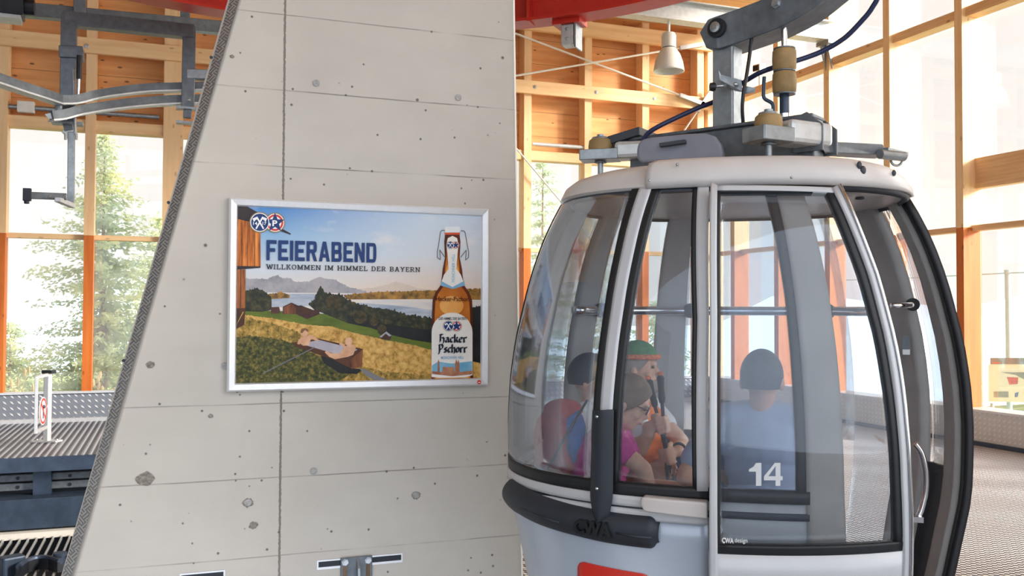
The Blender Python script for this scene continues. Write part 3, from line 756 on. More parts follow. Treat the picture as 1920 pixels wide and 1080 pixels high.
P('ink_shore', rug([(620, 540), (700, 528), (800, 522), (920, 520), (1000, 515), (1100, 512), (1345, 505)], 4, 6) + [(1345, 560), (1085, 556), (640, 558)])
P('ink_shore', rug([(230, 535), (300, 522), (340, 535)], 4, 6) + [(340, 550), (240, 556)])
P('ink_lawn', [(60, 612), (300, 618), (520, 632), (720, 690), (900, 745), (1100, 770), (1100, 830), (60, 700)])
P('ink_forest', rug([(110, 520), (160, 505), (200, 510), (246, 548)], 5, 6) + [(248, 612), (200, 622), (60, 618), (60, 530)])
P('ink_forest', rug([(438, 590), (470, 560), (485, 520), (502, 490), (520, 525), (560, 535), (610, 540), (640, 565), (700, 585), (780, 605), (850, 610), (940, 640), (1030, 655), (1090, 660)], 7, 6) + [(1090, 785), (980, 768), (870, 742), (760, 705), (640, 680), (540, 640), (470, 612)])
P('ink_forest_dark', [(640, 640), (700, 660), (860, 690), (1090, 720), (1090, 785), (980, 768), (870, 742), (760, 705), (640, 680)])
circ('ink_bush', 707, 650, 36, 'print_landscape', 34); circ('ink_bush', 778, 672, 24, 'print_landscape'); circ('ink_bush', 820, 715, 24, 'print_landscape', 28); circ('ink_bush', 570, 570, 45, 'print_landscape', 36)
P('ink_forest_dark', rug([(1285, 610), (1310, 600), (1345, 590)], 6, 6) + [(1345, 900), (1285, 880)])
P('ink_meadow_gold', rug([(55, 650), (110, 640), (240, 655), (420, 690), (560, 700), (700, 738), (860, 775), (1000, 800), (1085, 825), (1345, 895)], 2, 8) + [(1345, 1010), (55, 1010)])
P('ink_meadow', rug([(55, 660), (110, 650), (240, 680), (380, 730), (560, 860), (760, 940), (830, 1010)], 4, 8) + [(55, 1010)])
P('ink_meadow_dark', rug([(55, 760), (160, 750), (300, 770), (380, 800), (500, 860), (640, 920), (720, 960), (800, 1010)], 5, 8) + [(55, 1010)])
P('ink_meadow', rug([(640, 960), (700, 900), (800, 930), (1085, 960)], 4, 8) + [(1085, 1010), (600, 1010)])
P('ink_forest_dark', [(500, 850), (560, 860), (665, 915), (720, 920), (690, 945), (600, 940), (520, 890)])
P('ink_blade', [(700, 915), (740, 922), (790, 950), (850, 985), (780, 990), (740, 955)])
for poly in ([(305, 595), (350, 574), (385, 590), (400, 588), (455, 612), (495, 612), (495, 634), (430, 660), (372, 632), (305, 634)], [(244, 598), (285, 596), (290, 612), (290, 630), (244, 630)], [(806, 752), (842, 724), (870, 745), (862, 768), (815, 764)]): P('ink_farm', poly)
P('ink_tub_end', [(310, 600), (350, 578), (372, 600), (372, 634), (310, 632)]); P('ink_tub', [(370, 600), (400, 590), (470, 615), (440, 640)]); P('ink_ridge', [(806, 752), (842, 724), (870, 745), (858, 750), (838, 735), (816, 756)])
# hut on the left
P('ink_roof', [(60, 60), (122, 60), (182, 110), (240, 150), (300, 190), (347, 216), (344, 222), (300, 206), (190, 165), (150, 158), (60, 145)])
P('ink_planks', [(60, 140), (110, 150), (150, 160), (188, 172), (190, 388), (60, 384)])
for x in (92, 122, 158): stroke('ink_tub', (x, 155), (x + 1, 386), 2.5, 'print_landscape')
P('ink_roof', [(60, 384), (190, 386), (188, 394), (112, 400), (60, 402)]); P('ink_planks_dark', [(60, 402), (112, 402), (110, 602), (60, 606)]); stroke('ink_roof', (86, 402), (86, 600), 3, 'print_landscape')
P('ink_tub', [(60, 604), (112, 602), (104, 690), (60, 710)]); stroke('ink_meadow_gold', (62, 690), (100, 622), 5, 'print_landscape')
# bath tub with two bathers
P('ink_tub', [(358, 782), (372, 778), (662, 862), (662, 918), (560, 868), (366, 800)]); P('ink_tub_end', [(656, 862), (720, 815), (716, 905), (664, 918)]); P('ink_tub', [(358, 782), (490, 760), (720, 815), (660, 866), (620, 852)]); P('ink_bathwater', [(396, 788), (492, 768), (694, 818), (640, 846), (600, 846)])
circ('ink_skin', 416, 730, 19, 'print_landscape', 22); P('ink_hair', [(395, 728), (402, 710), (420, 706), (436, 715), (436, 728), (420, 716), (404, 734)]); P('ink_skin', [(385, 780), (398, 755), (430, 750), (450, 740), (492, 768), (484, 776), (452, 760), (440, 796), (410, 798)]); stroke('ink_skin', (395, 765), (385, 790), 14, 'print_landscape')
circ('ink_skin', 646, 776, 19, 'print_landscape', 22); P('ink_skin', [(625, 800), (672, 790), (684, 808), (670, 845), (640, 856), (575, 868), (545, 855), (522, 832), (530, 824), (555, 836), (600, 838)]); stroke('ink_skin', (625, 800), (600, 785), 13, 'print_landscape')
stroke('ink_wire', (200, 942), (470, 806), 5, 'print_landscape')
# swing-top bottle
B_ = 'print_bottle'
def mirror(pts, cx=1184): return pts + [(2 * cx - x, y) for x, y in pts[::-1]]
P('ink_glass_dark', mirror([(1148, 212), (1142, 260), (1146, 340), (1134, 400), (1126, 480), (1098, 520), (1082, 560), (1078, 640), (1076, 975)]), B_)
P('ink_amber', mirror([(1156, 240), (1154, 330), (1146, 400), (1138, 490), (1110, 528), (1096, 566), (1092, 640), (1090, 970)]), B_)
circ('ink_amber_light', 1180, 590, 62, B_, 50); circ('ink_amber_light', 1184, 420, 34, B_, 60); P('ink_amber_light', [(1098, 952), (1270, 952), (1268, 972), (1098, 972)], B_)
P('ink_glass_dark', mirror([(1147, 220), (1146, 250)]), B_)
P('ink_gasket', mirror([(1144, 210), (1146, 222)]), B_); P('ink_porcelain', mirror([(1150, 180), (1142, 188), (1146, 211)]), B_)
for q in ([(1146, 200), (1130, 199), (1122, 208), (1112, 280), (1106, 310), (1106, 340), (1122, 352), (1118, 300), (1146, 340)], [(1228, 202), (1242, 201), (1250, 210), (1262, 280), (1268, 310), (1268, 340), (1252, 354), (1256, 302), (1226, 340)]):
    for s0, s1 in zip(q, q[1:]): stroke('ink_wire', s0, s1, 4, B_)
P('ink_label', mirror([(1184, 228), (1160, 240), (1152, 275), (1158, 320), (1164, 400), (1140, 430), (1126, 470), (1184, 502)]), B_)
P('ink_sky_blue', [(1126, 462), (1184, 494), (1244, 462), (1248, 486), (1184, 504), (1124, 486)], B_)
P('ink_label', [(1076, 960)] + [(1182 + 106 * math.cos(a), 730 + 104 * math.sin(a)) for a in [pi + pi * i / 20 for i in range(21)]] + [(1288, 950), (1250, 962), (1120, 964)], B_)
P('ink_lake_blue', [(1078, 900), (1110, 880), (1180, 890), (1286, 878), (1286, 940), (1078, 940)], B_)
for poly in ([(1106, 940), (1108, 880), (1112, 868), (1116, 880), (1118, 940)], [(1196, 940), (1198, 885), (1204, 868), (1210, 885), (1212, 940)], [(1208, 940), (1210, 885), (1215, 868), (1220, 885), (1222, 940)], [(1130, 940), (1135, 908), (1190, 908), (1196, 940)]): P('ink_tower', poly, B_)
P('ink_tower', [(1078, 930), (1180, 940), (1286, 926), (1286, 946), (1180, 956), (1078, 944)], B_)
def emblem(x, y, s, part):
    circ('ink_gold', x, y, 54 * s, part); circ('ink_gold', x + 79 * s, y + 2 * s, 52 * s, part)
    circ('ink_white', x + 79 * s, y + 2 * s, 47 * s, part); circ('ink_red', x + 79 * s, y + 2 * s, 43 * s, part); circ('ink_white', x + 79 * s, y + 2 * s, 33 * s, part)
    P('ink_navy', [(x + 79 * s + (r * s) * math.cos(a), y + 2 * s + (r * s) * math.sin(a)) for i in range(10) for a, r in [(-pi / 2 + i * pi / 5, 52 if i % 2 == 0 else 22)]], part)
    circ('ink_white', x, y, 49 * s, part); circ('ink_navy', x, y, 45 * s, part)
    for q in (1, -1):
        stroke('ink_white', (x + q * 20 * s, y + 34 * s), (x - q * 14 * s, y - 24 * s), 8 * s, part)
        P('ink_white', [(x - q * 38 * s, y - 20 * s), (x - q * 12 * s, y - 30 * s), (x - q * 8 * s, y - 18 * s), (x - q * 22 * s, y - 12 * s), (x - q * 30 * s, y - 2 * s)], part)
def letters(txt, m, x0, y0, x1, y1, part, bold=0.0, rot=False, grow=None):
    """lettering fitted between two corners of the enlarged view, upright in the poster's own plane"""
    me = text_mesh(txt, bold); bb = me['bb']; o = lay(); d = PB.setdefault(part, (MB(), []))
    if m not in d[1]: d[1].append(m)
    d[0].mi = d[1].index(m)
    A = cp(x0, y0, o); Bq = cp(x1, y1, o)
    def fn(co):
        u = (co.x - bb[0]) / (bb[2] - bb[0]); v = (co.y - bb[1]) / (bb[3] - bb[1])
        if rot: u, v = 1 - v, u
        return Vector((A.x + (Bq.x - A.x) * u, A.y, A.z + (Bq.z - A.z) * v))
    d[0].mesh(me, fn)
emblem(185, 158, 1.0, 'print_emblem')
letters('14', 'ink_white', 150, 172, 172, 156, 'print_emblem', .02); letters('17', 'ink_white', 199, 172, 219, 156, 'print_emblem', .02); letters('P', 'ink_white', 250, 178, 276, 148, 'print_emblem', .03)
# headline: condensed block letters built stroke by stroke
def block_word(word, x0, yb0, x1, yb1, yt0, yt1, m, part, gap=.16):
    st = lambda x: [(x, 0), (x + .3, 0), (x + .3, 1), (x, 1)]
    br = lambda y0, y1, x1: [(.3, y0), (x1, y0), (x1, y1), (.3, y1)]
    def bowl(y0, y1, xr, t=.3, ty=.17):
        o = []; cy = (y0 + y1) / 2; ry = (y1 - y0) / 2; k = 10; rx = .3; x0 = xr - rx
        c8 = [(math.copysign(abs(math.cos(a)) ** .7, math.cos(a)), math.copysign(abs(math.sin(a)) ** .7, math.sin(a))) for a in [-pi / 2 + pi * i / k for i in range(k + 1)]]
        for (ca, sa), (cb, sb) in zip(c8, c8[1:]): o.append([(x0 + rx * ca, cy + ry * sa), (x0 + rx * cb, cy + ry * sb), (x0 + (rx - t) * cb, cy + (ry - ty) * sb), (x0 + (rx - t) * ca, cy + (ry - ty) * sa)])
        o.append([(.3, y0), (x0, y0), (x0, y0 + ty), (.3, y0 + ty)]); o.append([(.3, y1 - ty), (x0, y1 - ty), (x0, y1), (.3, y1)]); return o
    G = {'F': [st(0), br(.82, 1, .92), br(.42, .6, .8)], 'E': [st(0), br(.82, 1, .92), br(.41, .59, .8), br(0, .18, .92)], 'I': [st(0)],
         'R': [st(0)] + bowl(.42, 1, .96) + [[(.45, .44), (.74, .44), (1.0, 0), (.69, 0)]],
         'A': [[(0, 0), (.3, 0), (.62, 1), (.37, 1)], [(.74, 0), (1.04, 0), (.67, 1), (.42, 1)], [(.25, .2), (.79, .2), (.75, .37), (.29, .37)]],
         'B': [st(0)] + bowl(0, .57, .98) + bowl(.43, 1, .94), 'D': [st(0)] + bowl(0, 1, .98), 'N': [st(0), st(.68), [(.0, 1), (.31, 1), (.98, 0), (.67, 0)]]}
    adv = sum(max(p[0] for q in G[c] for p in q) + gap for c in word) - gap; X = 0; o = lay(); d = PB.setdefault(part, (MB(), []))
    if m not in d[1]: d[1].append(m)
    d[0].mi = d[1].index(m); A = cp(x0, yb0, o); Bq = cp(x1, yb1, o); zt = (cp(x0, yt0).z + cp(x1, yt1).z) / 2; zb = (A.z + Bq.z) / 2
    for c in word:
        for qi, pl_ in enumerate(G[c]):
            vs = [d[0].b.verts.new((A.x + (Bq.x - A.x) * (X + x) / adv, A.y - .00004 * (qi % 4), zb + (zt - zb) * y)) for x, y in pl_]
            f = d[0]._f(vs); 
            if f: bmesh.ops.triangulate(d[0].b, faces=[f])
        X += max(p[0] for q in G[c] for p in q) + gap
block_word('FEIERABEND', 219, 354, 789, 367, 250, 265, 'ink_navy_grain', 'print_headline')
def slab_line(txt, x0, yb0, x1, yb1, hgt, m, part):
    """a line of slab-serif capitals drawn stroke by stroke"""
    V = lambda x: ('v', x)
    T = .17; SF = .12
    def stem(x, y0=0, y1=1): return [(x, y0), (x + T, y0), (x + T, y1), (x, y1)]
    def ser(x, y): return [(x - .1, y), (x + T + .1, y), (x + T + .1, y + SF), (x - .1, y + SF)]
    def hb(x0_, x1_, y): return [(x0_, y), (x1_, y), (x1_, y + SF), (x0_, y + SF)]
    def dg(xa, ya, xb, yb_): return [(xa, ya), (xa + T * 1.1, ya), (xb + T * 1.1, yb_), (xb, yb_)]
    def ring(cx_, cy_, rx, ry, a0, a1, n=14):
        o = []
        for i in range(n):
            a, c = a0 + (a1 - a0) * i / n, a0 + (a1 - a0) * (i + 1) / n
            o.append([(cx_ + rx * math.cos(a), cy_ + ry * math.sin(a)), (cx_ + rx * math.cos(c), cy_ + ry * math.sin(c)), (cx_ + (rx - T) * math.cos(c), cy_ + (ry - SF) * math.sin(c)), (cx_ + (rx - T) * math.cos(a), cy_ + (ry - SF) * math.sin(a))])
        return o
    h2 = pi / 2
    G = {'W': (1.3, [dg(.05, 1, .3, 0), dg(.62, .95, .36, 0), dg(.55, .95, .85, 0), dg(1.12, 1, .88, 0), ser(.05, .88), ser(1.1, .88)]),
         'I': (.42, [stem(.12), ser(.12, 0), ser(.12, .88)]), 'L': (.8, [stem(.12), ser(.12, 0), ser(.12, .88), hb(.12, .78, 0), [(.66, 0), (.78, 0), (.78, .32), (.66, .32)]]),
         'K': (.95, [stem(.12), ser(.12, 0), ser(.12, .88), dg(.28, .45, .68, 1), dg(.72, 0, .36, .55), ser(.72, 0), ser(.62, .88)]),
         'O': (.96, ring(.48, .5, .46, .52, 0, 2 * pi, 24)), 'M': (1.2, [stem(.12), stem(.9), ser(.12, 0), ser(.9, 0), ser(.06, .88), ser(.96, .88), dg(.1, 1, .52, .1), dg(.92, 1, .5, .1)]),
         'E': (.84, [stem(.12), ser(.12, 0), ser(.12, .88), hb(.12, .8, 0), hb(.12, .78, .88), hb(.25, .62, .45), [(.68, 0), (.8, 0), (.8, .3), (.68, .3)], [(.66, .72), (.78, .72), (.78, 1), (.66, 1)]]),
         'N': (1.05, [stem(.12), stem(.78), ser(.12, 0), ser(.78, .88), ser(.08, .88), dg(.1, 1, .74, 0)]), 'H': (1.08, [stem(.12), stem(.78), ser(.12, 0), ser(.12, .88), ser(.78, 0), ser(.78, .88), hb(.2, .85, .45)]),
         'D': (.98, [stem(.12), ser(.12, 0), ser(.12, .88)] + ring(.46, .5, .46, .5, -h2, h2) + [hb(.1, .48, 0), hb(.1, .48, .88)]),
         'R': (.98, [stem(.12), ser(.12, 0), ser(.12, .88), hb(.1, .5, .88), hb(.1, .5, .42)] + ring(.5, .71, .34, .29, -h2, h2) + [dg(.72, 0, .42, .46), hb(.7, 1.0, 0)]),
         'B': (.92, [stem(.12), ser(.12, 0), ser(.12, .88), hb(.1, .5, .88), hb(.1, .5, .44), hb(.1, .5, 0)] + ring(.5, .73, .32, .27, -h2, h2) + ring(.5, .28, .38, .28, -h2, h2)),
         'A': (1.04, [dg(.1, 0, .4, 1), dg(.74, 0, .44, 1), hb(.26, .78, .28), ser(.1, 0), ser(.76, 0)]), 'Y': (1.0, [stem(.42, 0, .45), ser(.42, 0), dg(.42, .4, .08, 1), dg(.4, .4, .74, 1), ser(.08, .88), ser(.76, .88)]), ' ': (.5, [])}
    gap = .14; adv = sum(G[c][0] + gap for c in txt) - gap; X = 0; o = lay(); A = cp(x0, yb0, o); Bq = cp(x1, yb1, o); zb = (A.z + Bq.z) / 2; H = hgt / 2.76863 * (YF / ray(640, 500).y) / FPX
    d = PB.setdefault(part, (MB(), []))
    if m not in d[1]: d[1].append(m)
    d[0].mi = d[1].index(m)
    for c in txt:
        for qi, pl_ in enumerate(G[c][1]): d[0].poly([(A.x + (Bq.x - A.x) * (X + x) / adv, A.y - .00003 * qi, zb + H * y) for x, y in pl_])
        X += G[c][0] + gap
slab_line('WILLKOMMEN IM HIMMEL DER BAYERN', 218, 401, 1016, 415, 25, 'ink_dark', 'print_subline')
letters('DER HIMMEL DER BAYERN', 'ink_dark', 1112, 664, 1256, 650, B_, .01)
emblem(1163, 695, .53, B_); emblem(1172, 275, .36, B_)
letters('MÜNCHNER HELL', 'ink_lake_blue', 1176, 468, 1196, 322, B_, .0, True)
# blackletter brand lines in heavy strokes
BLK = {'a': (.6, [[(.05, .5), (.25, .62), (.42, .5), (.42, .1), (.54, .02)], [(.42, .35), (.2, .38), (.06, .2), (.2, 0), (.42, .14)]]), 'c': (.52, [[(.45, .52), (.28, .62), (.08, .48), (.08, .12), (.25, 0), (.45, .12)]]),
       'k': (.56, [[(.08, 1), (.08, .08), (.16, 0)], [(.08, .4), (.3, .62), (.42, .5), (.22, .36), (.4, .08), (.52, .02)]]), 'e': (.53, [[(.1, .3), (.45, .42), (.42, .54), (.26, .62), (.08, .46), (.08, .12), (.25, 0), (.45, .1)]]),
       'r': (.5, [[(.02, .56), (.12, .6), (.12, .06), (.2, 0)], [(.14, .5), (.3, .62), (.44, .54)]]), 's': (.52, [[(.44, .54), (.26, .62), (.08, .48), (.42, .2), (.42, .1), (.24, 0), (.06, .1)]]),
       'h': (.54, [[(.08, 1), (.08, .06), (.16, 0)], [(.08, .48), (.28, .62), (.42, .5), (.42, .08), (.34, -.14)]]), 'o': (.54, [[(.08, .46), (.25, .62), (.44, .48), (.44, .12), (.25, 0), (.08, .14), (.08, .46)]]),
       'H': (.76, [[(.05, .9), (.22, 1), (.2, .1), (.05, 0)], [(.2, .5), (.45, .62), (.62, .5), (.62, .08), (.52, -.14)], [(.22, 1), (.45, .92), (.6, 1)]]), 'P': (.74, [[(.02, .86), (.18, 1), (.18, .1), (.06, -.22)], [(.18, .9), (.45, 1), (.62, .8), (.58, .5), (.4, .36), (.2, .42)]])}
def black_word(txt, x0, y0, x1, hgt):
    """blackletter written with a broad nib"""
    adv = sum(BLK[c][0] for c in txt); X = 0; k = (x1 - x0) / adv; nx, ny = 4.4, 3.4
    for c in txt:
        for ln in BLK[c][1]:
            for (ax_, ay_), (bx_2, by_) in zip(ln, ln[1:]):
                p, q = (x0 + (X + ax_) * k, y0 - ay_ * hgt), (x0 + (X + bx_2) * k, y0 - by_ * hgt)
                if abs((q[0] - p[0]) * ny + (q[1] - p[1]) * nx) < 8: stroke('ink_dark', p, q, 2.2, B_); continue
                P('ink_dark', [(p[0] - nx, p[1] + ny), (p[0] + nx, p[1] - ny), (q[0] + nx, q[1] - ny), (q[0] - nx, q[1] + ny)], B_)
        X += BLK[c][0]
black_word('Hacker', 1112, 780, 1258, 42); black_word('Pschorr', 1108, 832, 1258, 42)
letters('Hacker-Pschorr', 'ink_glass_dark', 1096, 566, 1276, 544, B_, .02)
letters('MÜNCHNER HELL', 'ink_sky_blue', 1122, 866, 1240, 848, B_, .02)
for part, (mb, ms_) in PB.items():
    mb.build(part, ms_, pos, normals=False)
b = MB(); p = atY(898, 716.5, YF - .017); b.cyl(p, p + Vector((0, -.003, 0)), .011, 20); st = b.build('round_sticker', 'red_label', pos)
b = MB(); b.box(p.x - .006, p.x + .006, p.y - .004, p.y - .0032, p.z - .004, p.z + .001); b.build('sticker_mark', 'ink_white', st)
# ================================================================== gondola cabin
CD = 4.35; CA = YAW + math.radians(13.18)
CC = Vector((math.sin(CA) * CD, math.cos(CA) * CD, 0))
EX = Vector((math.cos(CA), -math.sin(CA), 0)); EY = Vector((math.sin(CA), math.cos(CA), 0)); EZ = Vector((0, 0, 1))
SIL = [(340, 300), (365, 316), (390, 331), (420, 347), (450, 361), (485, 374), (520, 386), (560, 397), (590, 404), (620, 412), (650, 418), (685, 423), (720, 428), (755, 430), (790, 432), (820, 432), (850, 431), (890, 430), (930, 427), (960, 421), (985, 415), (1030, 405), (1080, 394), (1160, 372), (1250, 335)]
PROF = []
for y, w in SIL:
    h = math.atan((w) / FPX * math.cos(math.radians(13.18)) ** 2); rr = CD * math.sin(h); dep = CD * math.cos(h) ** 2 * math.cos(math.radians(13.18)) / math.cos(h) * math.cos(h)
    PROF.append((1.6 + (585 - y) * CD * math.cos(h) * math.cos(h) * math.cos(math.radians(13.18)) / FPX, rr))
PROF.sort()
BB = .86; NE = 2.35
def Rz(z):
    if z <= PROF[0][0]: return PROF[0][1]
    if z >= PROF[-1][0]:
        (za, ra), (zb, rb) = PROF[-2], PROF[-1]; return rb + (rb - ra) / (zb - za) * (z - zb)
    for (za, ra), (zb, rb) in zip(PROF, PROF[1:]):
        if za <= z <= zb: t = (z - za) / (zb - za); return ra + (rb - ra) * t
def Rs(z): return (Rz(z - .04) + 2 * Rz(z) + Rz(z + .04)) / 4
def spt(phi, z, off=0.0, rad=None):
    """a point of the cabin skin: phi 0 faces the camera, +90 deg is to the right"""
    s, c = math.sin(phi), math.cos(phi); R = (Rs(z) if rad is None else rad)
    x = math.copysign(abs(s) ** (2 / NE), s) * R; y = -math.copysign(abs(c) ** (2 / NE), c) * R * BB
    p = Vector((x, y)); 
    nx = math.copysign(abs(x / R) ** (NE - 1), x); ny = math.copysign(abs(y / (R * BB)) ** (NE - 1) / BB, y)
    nn = Vector((nx, ny)).normalized(); p = p + nn * off
    return CC + EX * p.x + EY * p.y + EZ * z
def impl(p, off):
    q = p - CC; x, y = q.dot(EX), q.dot(EY); R = Rs(p.z) + off
    return (abs(x) / R) ** NE + (abs(y) / (R * BB + off * (1 - BB))) ** NE - 1
def phi_of(p, off=0):
    q = p - CC; R = Rs(p.z) + off; x = q.dot(EX) / R; y = -q.dot(EY) / (R * BB + off * (1 - BB))
    return math.atan2(math.copysign(abs(x) ** (NE / 2), x), math.copysign(abs(y) ** (NE / 2), y))
def hit(px, py, off=0.0, back=False):
    """(phi, z) where the line of sight meets the skin; a miss slides to the outline"""
    d = ray(px, py); best = None; rng = [2.4 + i * .02 for i in range(180)]
    if back: rng = rng[::-1]
    prev = None
    for s in rng:
        v = impl(CAM + d * s, off)
        if best is None or v < best[0]: best = (v, s)
        if v <= 0:
            if prev is not None:
                a, c = prev, s
                for _ in range(25):
                    mid = (a + c) / 2
                    if impl(CAM + d * mid, off) <= 0: c = mid
                    else: a = mid
                s = c
            p = CAM + d * s; f = phi_of(p, off); return (f % (2 * pi) if back else f, p.z)
        prev = s
    p = CAM + d * best[1]; f = phi_of(p, off); return (f % (2 * pi) if back else f, p.z)
def edge(pts, n=24, off=0.0, back=False):
    """line through photographed points, as n+1 (phi, z) along the skin"""
    h = [hit(x, y, off, back) for x, y in pts]; L = [0]
    for a, c in zip(h, h[1:]): L.append(L[-1] + math.hypot(a[0] - c[0], a[1] - c[1]))
    out = []
    for i in range(n + 1):
        t = L[-1] * i / n
        for k in range(len(h) - 1):
            if L[k] <= t + 1e-9 and t <= L[k + 1] + 1e-9:
                u = (t - L[k]) / max(1e-9, L[k + 1] - L[k]); out.append((h[k][0] + (h[k + 1][0] - h[k][0]) * u, h[k][1] + (h[k + 1][1] - h[k][1]) * u)); break
    return out
def skin(name, m, A, B, off, parent, solid=.02, nx=14, smooth=True, bulge=0.0, hoff=0.0, bevel=0):
    """panel between two such lines"""
    b = MB(); rows = []
    for (pa, za), (pb, zb) in zip(A, B):
        rows.append([spt(pa + (pb - pa) * i / nx, za + (zb - za) * i / nx, off + bulge * math.sin(pi * i / nx)) for i in range(nx + 1)])
    b.grid(rows)
    bmesh.ops.recalc_face_normals(b.b, faces=b.b.faces)
    # faces must look outward
    f = b.b.faces[:]; mid = f[len(f) // 2]; c = mid.calc_center_median() - CC; c.z = 0
    if mid.normal.dot(c) < 0: bmesh.ops.reverse_faces(b.b, faces=b.b.faces)
    return b.build(name, m, parent, smooth='auto' if smooth else False, solid=solid, normals=False, bevel=bevel)
def band(name, m, z0, z1, p0, p1, off, parent, solid=.02, nx=48, nz=3, bulge=0.0):
    A = [(p0, z0 + (z1 - z0) * i / nz) for i in range(nz + 1)]; B = [(p1, z) for _, z in A]
    return skin(name, m, A, B, off, parent, solid, nx)
def seam(name, m, lines, r, off, parent, n=6):
    b = MB()
    for ln in lines: b.tube([spt(p, z, off) for p, z in ln], r, n)
    return b.build(name, m, parent, smooth=True)
D2 = math.radians
gon = thing('gondola_cabin', 'silver glass gondola cabin with open door and passengers hanging at the right of the pillar', 'gondola', (CC.x, CC.y, 0))
# lines measured in the photo
mA = lambda dx: [(1215 + dx, 346), (1197 + dx, 400), (1180 + dx, 470), (1166 + dx, 540), (1154 + dx, 620), (1145 + dx, 700), (1139 + dx, 780), (1136 + dx, 850), (1134 + dx, 905)]
eA0, eA1 = edge(mA(-11)), edge(mA(11)); gA0, gA1 = edge(mA(-25)), edge(mA(25))
eB0, eB1 = edge([(1309, 340), (1308, 600), (1307, 920)]), edge([(1330, 340), (1329, 600), (1328, 920)])
zt = eA0[0][1]; 
eB0 = [(p, z) for p, z in eB0]
LSIL = [(D2(-90), z) for z in [2.13 - (2.13 - eA0[-1][1]) * i / 24 for i in range(25)]]
zb_of = lambda p: eA0[-1][1]
PHB = eB1[12][0]; ztop = 2.135; zbot = eA0[-1][1] + .0
Lw = [(D2(-88), z) for _, z in LSIL]
# header ring under the roof, sill ring under the panes, lower body
zs = zbot
band('header_ring', 'interior_dark', 2.085, 2.16, D2(-180), D2(180), .0, gon, .03, 96)
band('sill_rail', 'rubber_black', zs - .035, zs + .012, D2(-200), PHB, .006, gon, .03, 96)
band('sill_band', 'cabin_white', zs - .075, zs - .037, D2(-200), PHB, .012, gon, .03, 96)
band('sill_groove', 'interior_dark', zs - .084, zs - .075, D2(-200), PHB, .002, gon, .03, 96)
band('sill_band', 'cabin_white', zs - .122, zs - .084, D2(-200), PHB, .016, gon, .03, 96)
band('lower_body', 'cabin_silver', .1, zs - .118, D2(-200), PHB, .004, gon, .03, 96, 10)
band('lower_body', 'cabin_silver', .1, zs - .05, D2(99), D2(122), .004, gon, .03, 16, 10)
b = MB(); b.poly([spt(D2(a), .1, -.01) for a in range(-180, 180, 6)]); b.build('cabin_floor', 'interior_dark', gon, solid=.03)
# panes and posts
skin('pane', 'cabin_glass', Lw, gA0, .002, gon, .005, 20)
skin('pane', 'cabin_glass', gA1, eB0, .002, gon, .005, 16)
mo = skin('mullion', 'cabin_white', eA0, eA1, .016, gon, .045, 4)
for g0, g1 in ((gA0, eA0), (eA1, gA1)): skin('gasket', 'rubber_black', g0, g1, .010, gon, .03, 3)
skin('post', 'cabin_white', eB0, eB1, .012, gon, .05, 4)
gm = edge([(1300, 342), (1299, 600), (1299, 912)]); skin('gasket', 'rubber_black', gm, eB0, .008, gon, .02, 2)
# left outline: black seal and the grey frame beyond it
skin('edge_seal', 'rubber_black', [(D2(-88), z) for _, z in LSIL], [(D2(-94), z) for _, z in LSIL], .028, gon, .05, 4)
skin('inner_frame', 'interior_grey', [(D2(-108), z) for _, z in LSIL], [(D2(-94), z) for _, z in LSIL], -.01, gon, .03, 8)
# fixed pane behind the open leaf, its dark frame and the door post
f0 = edge([(1334, 345), (1334, 600), (1334, 935)], off=.0)
f1 = edge([(1432, 345), (1455, 440), (1474, 560), (1486, 700), (1493, 830), (1494, 925)])
skin('pane', 'cabin_glass', f0, f1, .0, gon, .005, 12)
f2 = edge([(1450, 345), (1472, 440), (1490, 560), (1503, 700), (1510, 830), (1511, 925)])
skin('fixed_frame', 'rubber_black', f1, f2, .006, gon, .03, 3)
g2 = edge([(1450, 345), (1472, 440), (1490, 560), (1503, 700), (1510, 830), (1512, 935), (1513, 1060)])
f3 = edge([(1500, 345), (1530, 440), (1555, 560), (1572, 700), (1580, 830), (1583, 935), (1584, 1060)])
f4 = [(p, .1 + (f3[-1][1] - .1) * 0) for p, z in f3]
skin('door_post', 'post_beige', g2, f3, .003, gon, .05, 6)
band('side_panel', 'interior_grey', .1, zs - .03, PHB, g2[-1][0], -.004, gon, .03, 20, 8)
band('side_rail', 'rubber_black', zs - .035, zs + .012, PHB, g2[-1][0], .004, gon, .03, 20, 2)
band('side_strip', 'interior_dark', zs - .095, zs - .07, PHB, g2[-1][0], .003, gon, .02, 20, 2)
# far half: posts and panes seen through the cabin
zz = [ztop - (ztop - zbot) * i / 16 for i in range(17)]
def bcol(p0, p1, name, m, off=-.01, solid=.04, z0=None, z1=None, nx=8):
    a = ztop if z1 is None else z1; c = zbot if z0 is None else z0; q = [a - (a - c) * i / 16 for i in range(17)]
    return skin(name, m, [(D2(p0), z) for z in q], [(D2(p1), z) for z in q], off, gon, solid, nx)
bp = lambda px, py: math.degrees(hit(px, py, 0, True)[0])
q0, q1 = bp(1068, 600), bp(1108, 600)
bcol(q1, q0, 'inner_post', 'interior_grey'); bcol(q0, 252, 'pane', 'cabin_glass', 0, .005)
r0_, r1_ = bp(1238, 500), bp(1290, 500)
bcol(r0_, q1, 'pane', 'cabin_glass', 0, .005); bcol(r1_, r0_, 'inner_post', 'interior_grey')
t0, t1 = bp(1600, 700), bp(1560, 700)
bcol(t0, r1_, 'pane', 'cabin_glass', 0, .005); 
bcol(122, t0, 'pane', 'cabin_glass', 0, .005, z0=.42)
